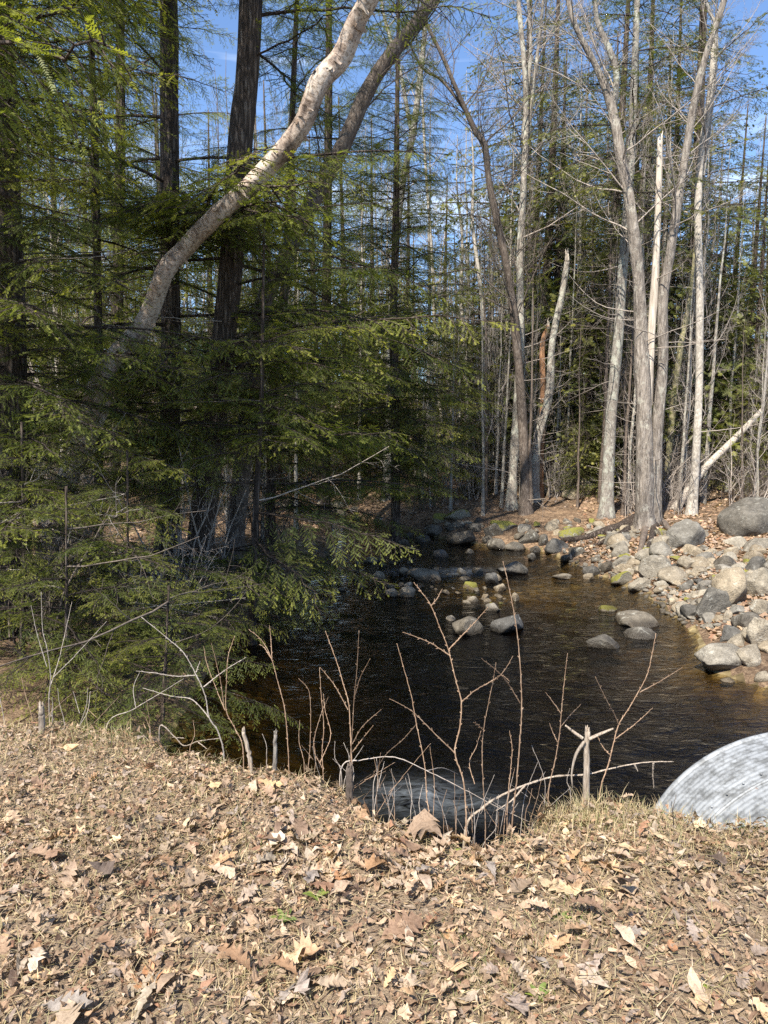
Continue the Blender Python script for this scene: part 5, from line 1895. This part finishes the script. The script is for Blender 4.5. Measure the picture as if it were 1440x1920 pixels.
sapling('slim reddish sapling between the zigzag and the straight one', [[(910, 1540), (906, 1470), (904, 1412), (907, 1367), (918, 1308), (925, 1274), (930, 1242)],
    [(905, 1368), (897, 1360), (888, 1354)], [(926, 1276), (940, 1266), (955, 1277)], [(890, 1470), (880, 1430), (893, 1400), (902, 1370)]], w=4.5, seed=3)
sapling('leaning sapling with a long low twig reaching back to the bank', [[(805, 1535), (800, 1492), (796, 1433), (782, 1364), (772, 1308), (758, 1256), (744, 1206)],
    [(782, 1357), (754, 1388), (723, 1416), (692, 1465)]], w=5, seed=4)
sapling('clump of three upright red-brown shoots on the cut stump', [[(661, 1480), (660, 1440), (658, 1395), (654, 1322), (643, 1280), (633, 1246), (620, 1210), (610, 1183)],
    [(655, 1450), (660, 1380), (664, 1308), (669, 1260), (673, 1182)], [(664, 1310), (675, 1272), (694, 1235)], [(652, 1330), (635, 1298), (622, 1277), (600, 1251)],
    [(661, 1395), (680, 1362), (715, 1330)], [(661, 1410), (680, 1385), (700, 1360)]], w=5.5, seed=5)
sapling('fan of thin brown shoots next to the three red-brown shoots', [[(606, 1450), (604, 1410), (607, 1360), (602, 1300), (599, 1252)], [(604, 1440), (588, 1400), (600, 1345), (616, 1306)],
    [(578, 1440), (582, 1380), (580, 1300), (560, 1272)], [(600, 1430), (620, 1380), (610, 1335), (606, 1300)]], w=4.5, seed=6)
sapling('single dark sapling curving up out of the bank grass', [[(541, 1425), (538, 1370), (533, 1325), (520, 1275), (508, 1232), (490, 1200), (466, 1180)], [(510, 1236), (508, 1200), (505, 1172)], [(512, 1240), (496, 1215), (486, 1208)]], w=4.5, seed=7)
sapling('crooked grey sapling with spreading twigs over the dark hollow', [[(419, 1408), (408, 1370), (392, 1345), (385, 1305), (366, 1262), (345, 1225), (318, 1200), (265, 1157)],
    [(382, 1288), (420, 1258), (462, 1232)], [(366, 1266), (330, 1268), (290, 1262), (255, 1258)], [(392, 1345), (360, 1312), (320, 1305), (268, 1290)], [(368, 1260), (375, 1240)]], w=6, matname='twig', seed=8)
sapling('forked thin shoots leaning beside the crooked grey sapling', [[(455, 1400), (440, 1365), (424, 1330), (425, 1270), (428, 1230), (440, 1192)], [(422, 1332), (405, 1290), (388, 1245), (382, 1212)], [(420, 1322), (412, 1270), (396, 1205)]], w=4.5, seed=9)
sapling('spindly shoots rising from brush at the hemlock foot', [[(92, 1330), (95, 1270), (88, 1215), (80, 1180), (77, 1110)], [(93, 1290), (112, 1230), (135, 1128)], [(100, 1270), (140, 1230), (200, 1165)], [(88, 1250), (70, 1190), (58, 1135)]], d=4.4, w=4, matname='twig', seed=10)
sapling('thin reddish sapling near the stub post', [[(1029, 1482), (1040, 1430), (1049, 1377), (1053, 1330), (1055, 1307), (1060, 1260), (1064, 1225)], [(1052, 1338), (1036, 1315), (1022, 1297)], [(1052, 1362), (1070, 1340), (1090, 1320)], [(1046, 1392), (1036, 1372), (1030, 1355)]], w=4.5, seed=11)
sapling('forked sapling with a long arm over the pool beside the culvert', [[(1126, 1480), (1140, 1435), (1150, 1395), (1160, 1359), (1178, 1330), (1195, 1301), (1213, 1266), (1222, 1230), (1230, 1187)],
    [(1200, 1298), (1240, 1276), (1280, 1251)], [(1160, 1359), (1150, 1335), (1140, 1318), (1116, 1269)], [(1154, 1385), (1190, 1358), (1224, 1327)], [(1143, 1415), (1130, 1400), (1120, 1380)]], w=5.5, seed=12)
sapling('short dark twig standing alone between the straight sapling and the stub post', [[(952, 1500), (958, 1440), (960, 1400), (955, 1370)]], w=4, seed=13)
sapling('thin crooked twig standing in front of the leaf bank below the culvert', [[(1262, 1630), (1264, 1570), (1262, 1520), (1268, 1490)], [(1264, 1560), (1262, 1530), (1258, 1500)]], d=2.62, w=5, matname='twig_dark', seed=14, buds=False)
for k, (x0, y0, x1, y1) in enumerate([(770, 1530, 765, 1450), (812, 1540, 806, 1400), (790, 1540, 793, 1470), (832, 1545, 838, 1480), (700, 1475, 706, 1420), (740, 1530, 732, 1475), (930, 1545, 935, 1490), (985, 1530, 998, 1478), (890, 1550, 878, 1478), (1010, 1520, 1030, 1470),
                                      (640, 1450, 628, 1390), (570, 1430, 562, 1350), (500, 1420, 492, 1376), (356, 1405, 362, 1350), (150, 1360, 165, 1290), (60, 1345, 40, 1270), (120, 1350, 108, 1290), (945, 1550, 965, 1440), (1070, 1490, 1068, 1440), (855, 1545, 850, 1500)]):
    xm = (x0 + x1) / 2 + random.uniform(-6, 6)
    sapling('short bare shoot at the lip of the bank', [[(x0, y0), (xm, (y0 + y1) / 2), (x1, y1)]], w=3.4, matname='twig_red' if k % 2 else 'twig', name='bare_shoot', group='short bare shoots along the bank lip', buds=False, seed=20 + k)

rs_ = random.Random(5)
for k in range(34):
    x0 = rs_.choice([rs_.gauss(820, 95), rs_.gauss(650, 50), rs_.gauss(960, 60), rs_.gauss(150, 110)])
    ex = (x0 - 720) / FPX * 3.1
    d_ = float(edge_y(ex)) + 0.06
    y0 = proj(np.array((ex, d_, -0.1)))[1]
    hh = rs_.uniform(50, 150)
    lx = rs_.gauss(0, 45)
    sapling('fine wiry shoot in the tangle on the lip of the bank', [[(x0, y0), (x0 + lx * 0.4 + rs_.gauss(0, 5), y0 - hh * 0.5), (x0 + lx, y0 - hh)],
            [(x0 + lx * 0.4, y0 - hh * 0.5), (x0 + lx * 0.4 + rs_.gauss(0, 25), y0 - hh * 0.5 - rs_.uniform(15, 45))]], d=d_, w=3.0, matname=rs_.choice(['twig_red', 'twig', 'twig']), name='bare_shoot', group='wiry shoots along the bank lip', buds=False, seed=100 + k)

sapling('long bleached fallen branch lying on the bank lip up to the culvert', [[(872, 1560), (905, 1515), (940, 1492), (985, 1472), (1040, 1456), (1100, 1452), (1150, 1440), (1205, 1430), (1262, 1428)],
    [(1225, 1430), (1224, 1450), (1226, 1478)], [(1190, 1434), (1196, 1446)], [(985, 1472), (960, 1500), (930, 1520)]], d=2.95, w=11, matname='stub_wood', name='fallen_branch', buds=False, seed=50)
sapling('thin arching brown stem bowed down over the bank notch', [[(640, 1440), (680, 1425), (740, 1420), (800, 1445), (870, 1480), (930, 1512), (990, 1540)], [(800, 1445), (830, 1440), (860, 1452)]], d=3.05, w=5, matname='twig', name='bowed_stem', buds=False, seed=51)
sapling('pale dead stick bent across the dark gap under the crooked sapling', [[(300, 1362), (328, 1382), (345, 1398), (372, 1390), (412, 1384)], [(345, 1384), (320, 1382)], [(372, 1392), (388, 1404)]], d=3.5, w=6, matname='stub_wood', name='dead_stick', buds=False, seed=52)
sapling('grey stick running from the grass towards the hemlocks', [[(200, 1362), (250, 1330), (300, 1300), (345, 1272)], [(255, 1328), (250, 1290), (262, 1260)]], d=4.0, w=4, matname='twig', name='dead_stick', buds=False, seed=53)


def stub(px, py0, py1, w, label, seed, mname='stub_wood', d=None, lean=0):
    rg = np.random.default_rng(seed)
    x = (px - 720) / FPX * 3.1
    d = d or float(edge_y(x)) - 0.02
    p0, p1 = at_y(px, py0, d), at_y(px + lean, py1, d)
    base = Vector((p0[0], p0[1], p0[2] - 0.05))
    n = 12
    t = np.linspace(0, 1, n)[:, None]
    P = p0 * (1 - t) + p1 * t + rg.normal(0, 0.0015, (n, 3))
    P[0, 2] -= 0.08
    r0 = w * d / FPX / 2 * 0.6
    root = tag(empty('broken_stub', base), label, 'stump')
    mb = MB()
    tube(mb, P - np.array(base), np.linspace(r0 * 1.15, r0 * 0.9, n), 10, 0, lump=0.10)
    link('post', mb.mesh('post', M[mname]), root)
    for k in range(5):
        a = k * 1.26 + rg.uniform(-.3, .3)
        q = P[-1] - np.array(base) + np.array((math.cos(a), math.sin(a), 0)) * r0 * 0.6
        hh = rg.uniform(0.008, 0.03)
        mb = MB()
        tube(mb, np.array([q - (0, 0, 0.015), q + (0, 0, hh * 0.5), q + (rg.uniform(-.004, .004), 0, hh)]), [r0 * 0.36, r0 * 0.28, 0.001], 5, 0)
        link('splinter', mb.mesh('splinter', M[mname]), root)
    return root, base, d


r_, b_, d_ = stub(1100, 1470, 1372, 19, 'weathered stub post with crossed broken twigs at its top', 1, d=3.02)
for path in ([(1092, 1384), (1075, 1372), (1060, 1360)], [(1104, 1386), (1126, 1376), (1150, 1366)], [(1096, 1390), (1080, 1415), (1072, 1450), (1074, 1480)]):
    P, r = smooth_path([at_y(a, c, d_ - 0.02) for a, c in path], [0.008, 0.007, 0.004, 0.003][:len(path)], 14)
    mb = MB()
    tube(mb, P - np.array(b_), r, 6, 0)
    link('twig', mb.mesh('twig', M['stub_wood']), r_)
stub(516, 1440, 1378, 12, 'dark grey broken stub standing in the bank grass', 2, 'grey_bark')
stub(470, 1425, 1372, 13, 'pale split stub leaning beside the dark grey stub', 3, lean=-14)
stub(655, 1500, 1440, 24, 'short thick cut stump at the foot of red-brown shoots', 4, 'brown_bark')
stub(78, 1350, 1322, 18, 'low splintered stump in the grass below the hemlocks', 5)
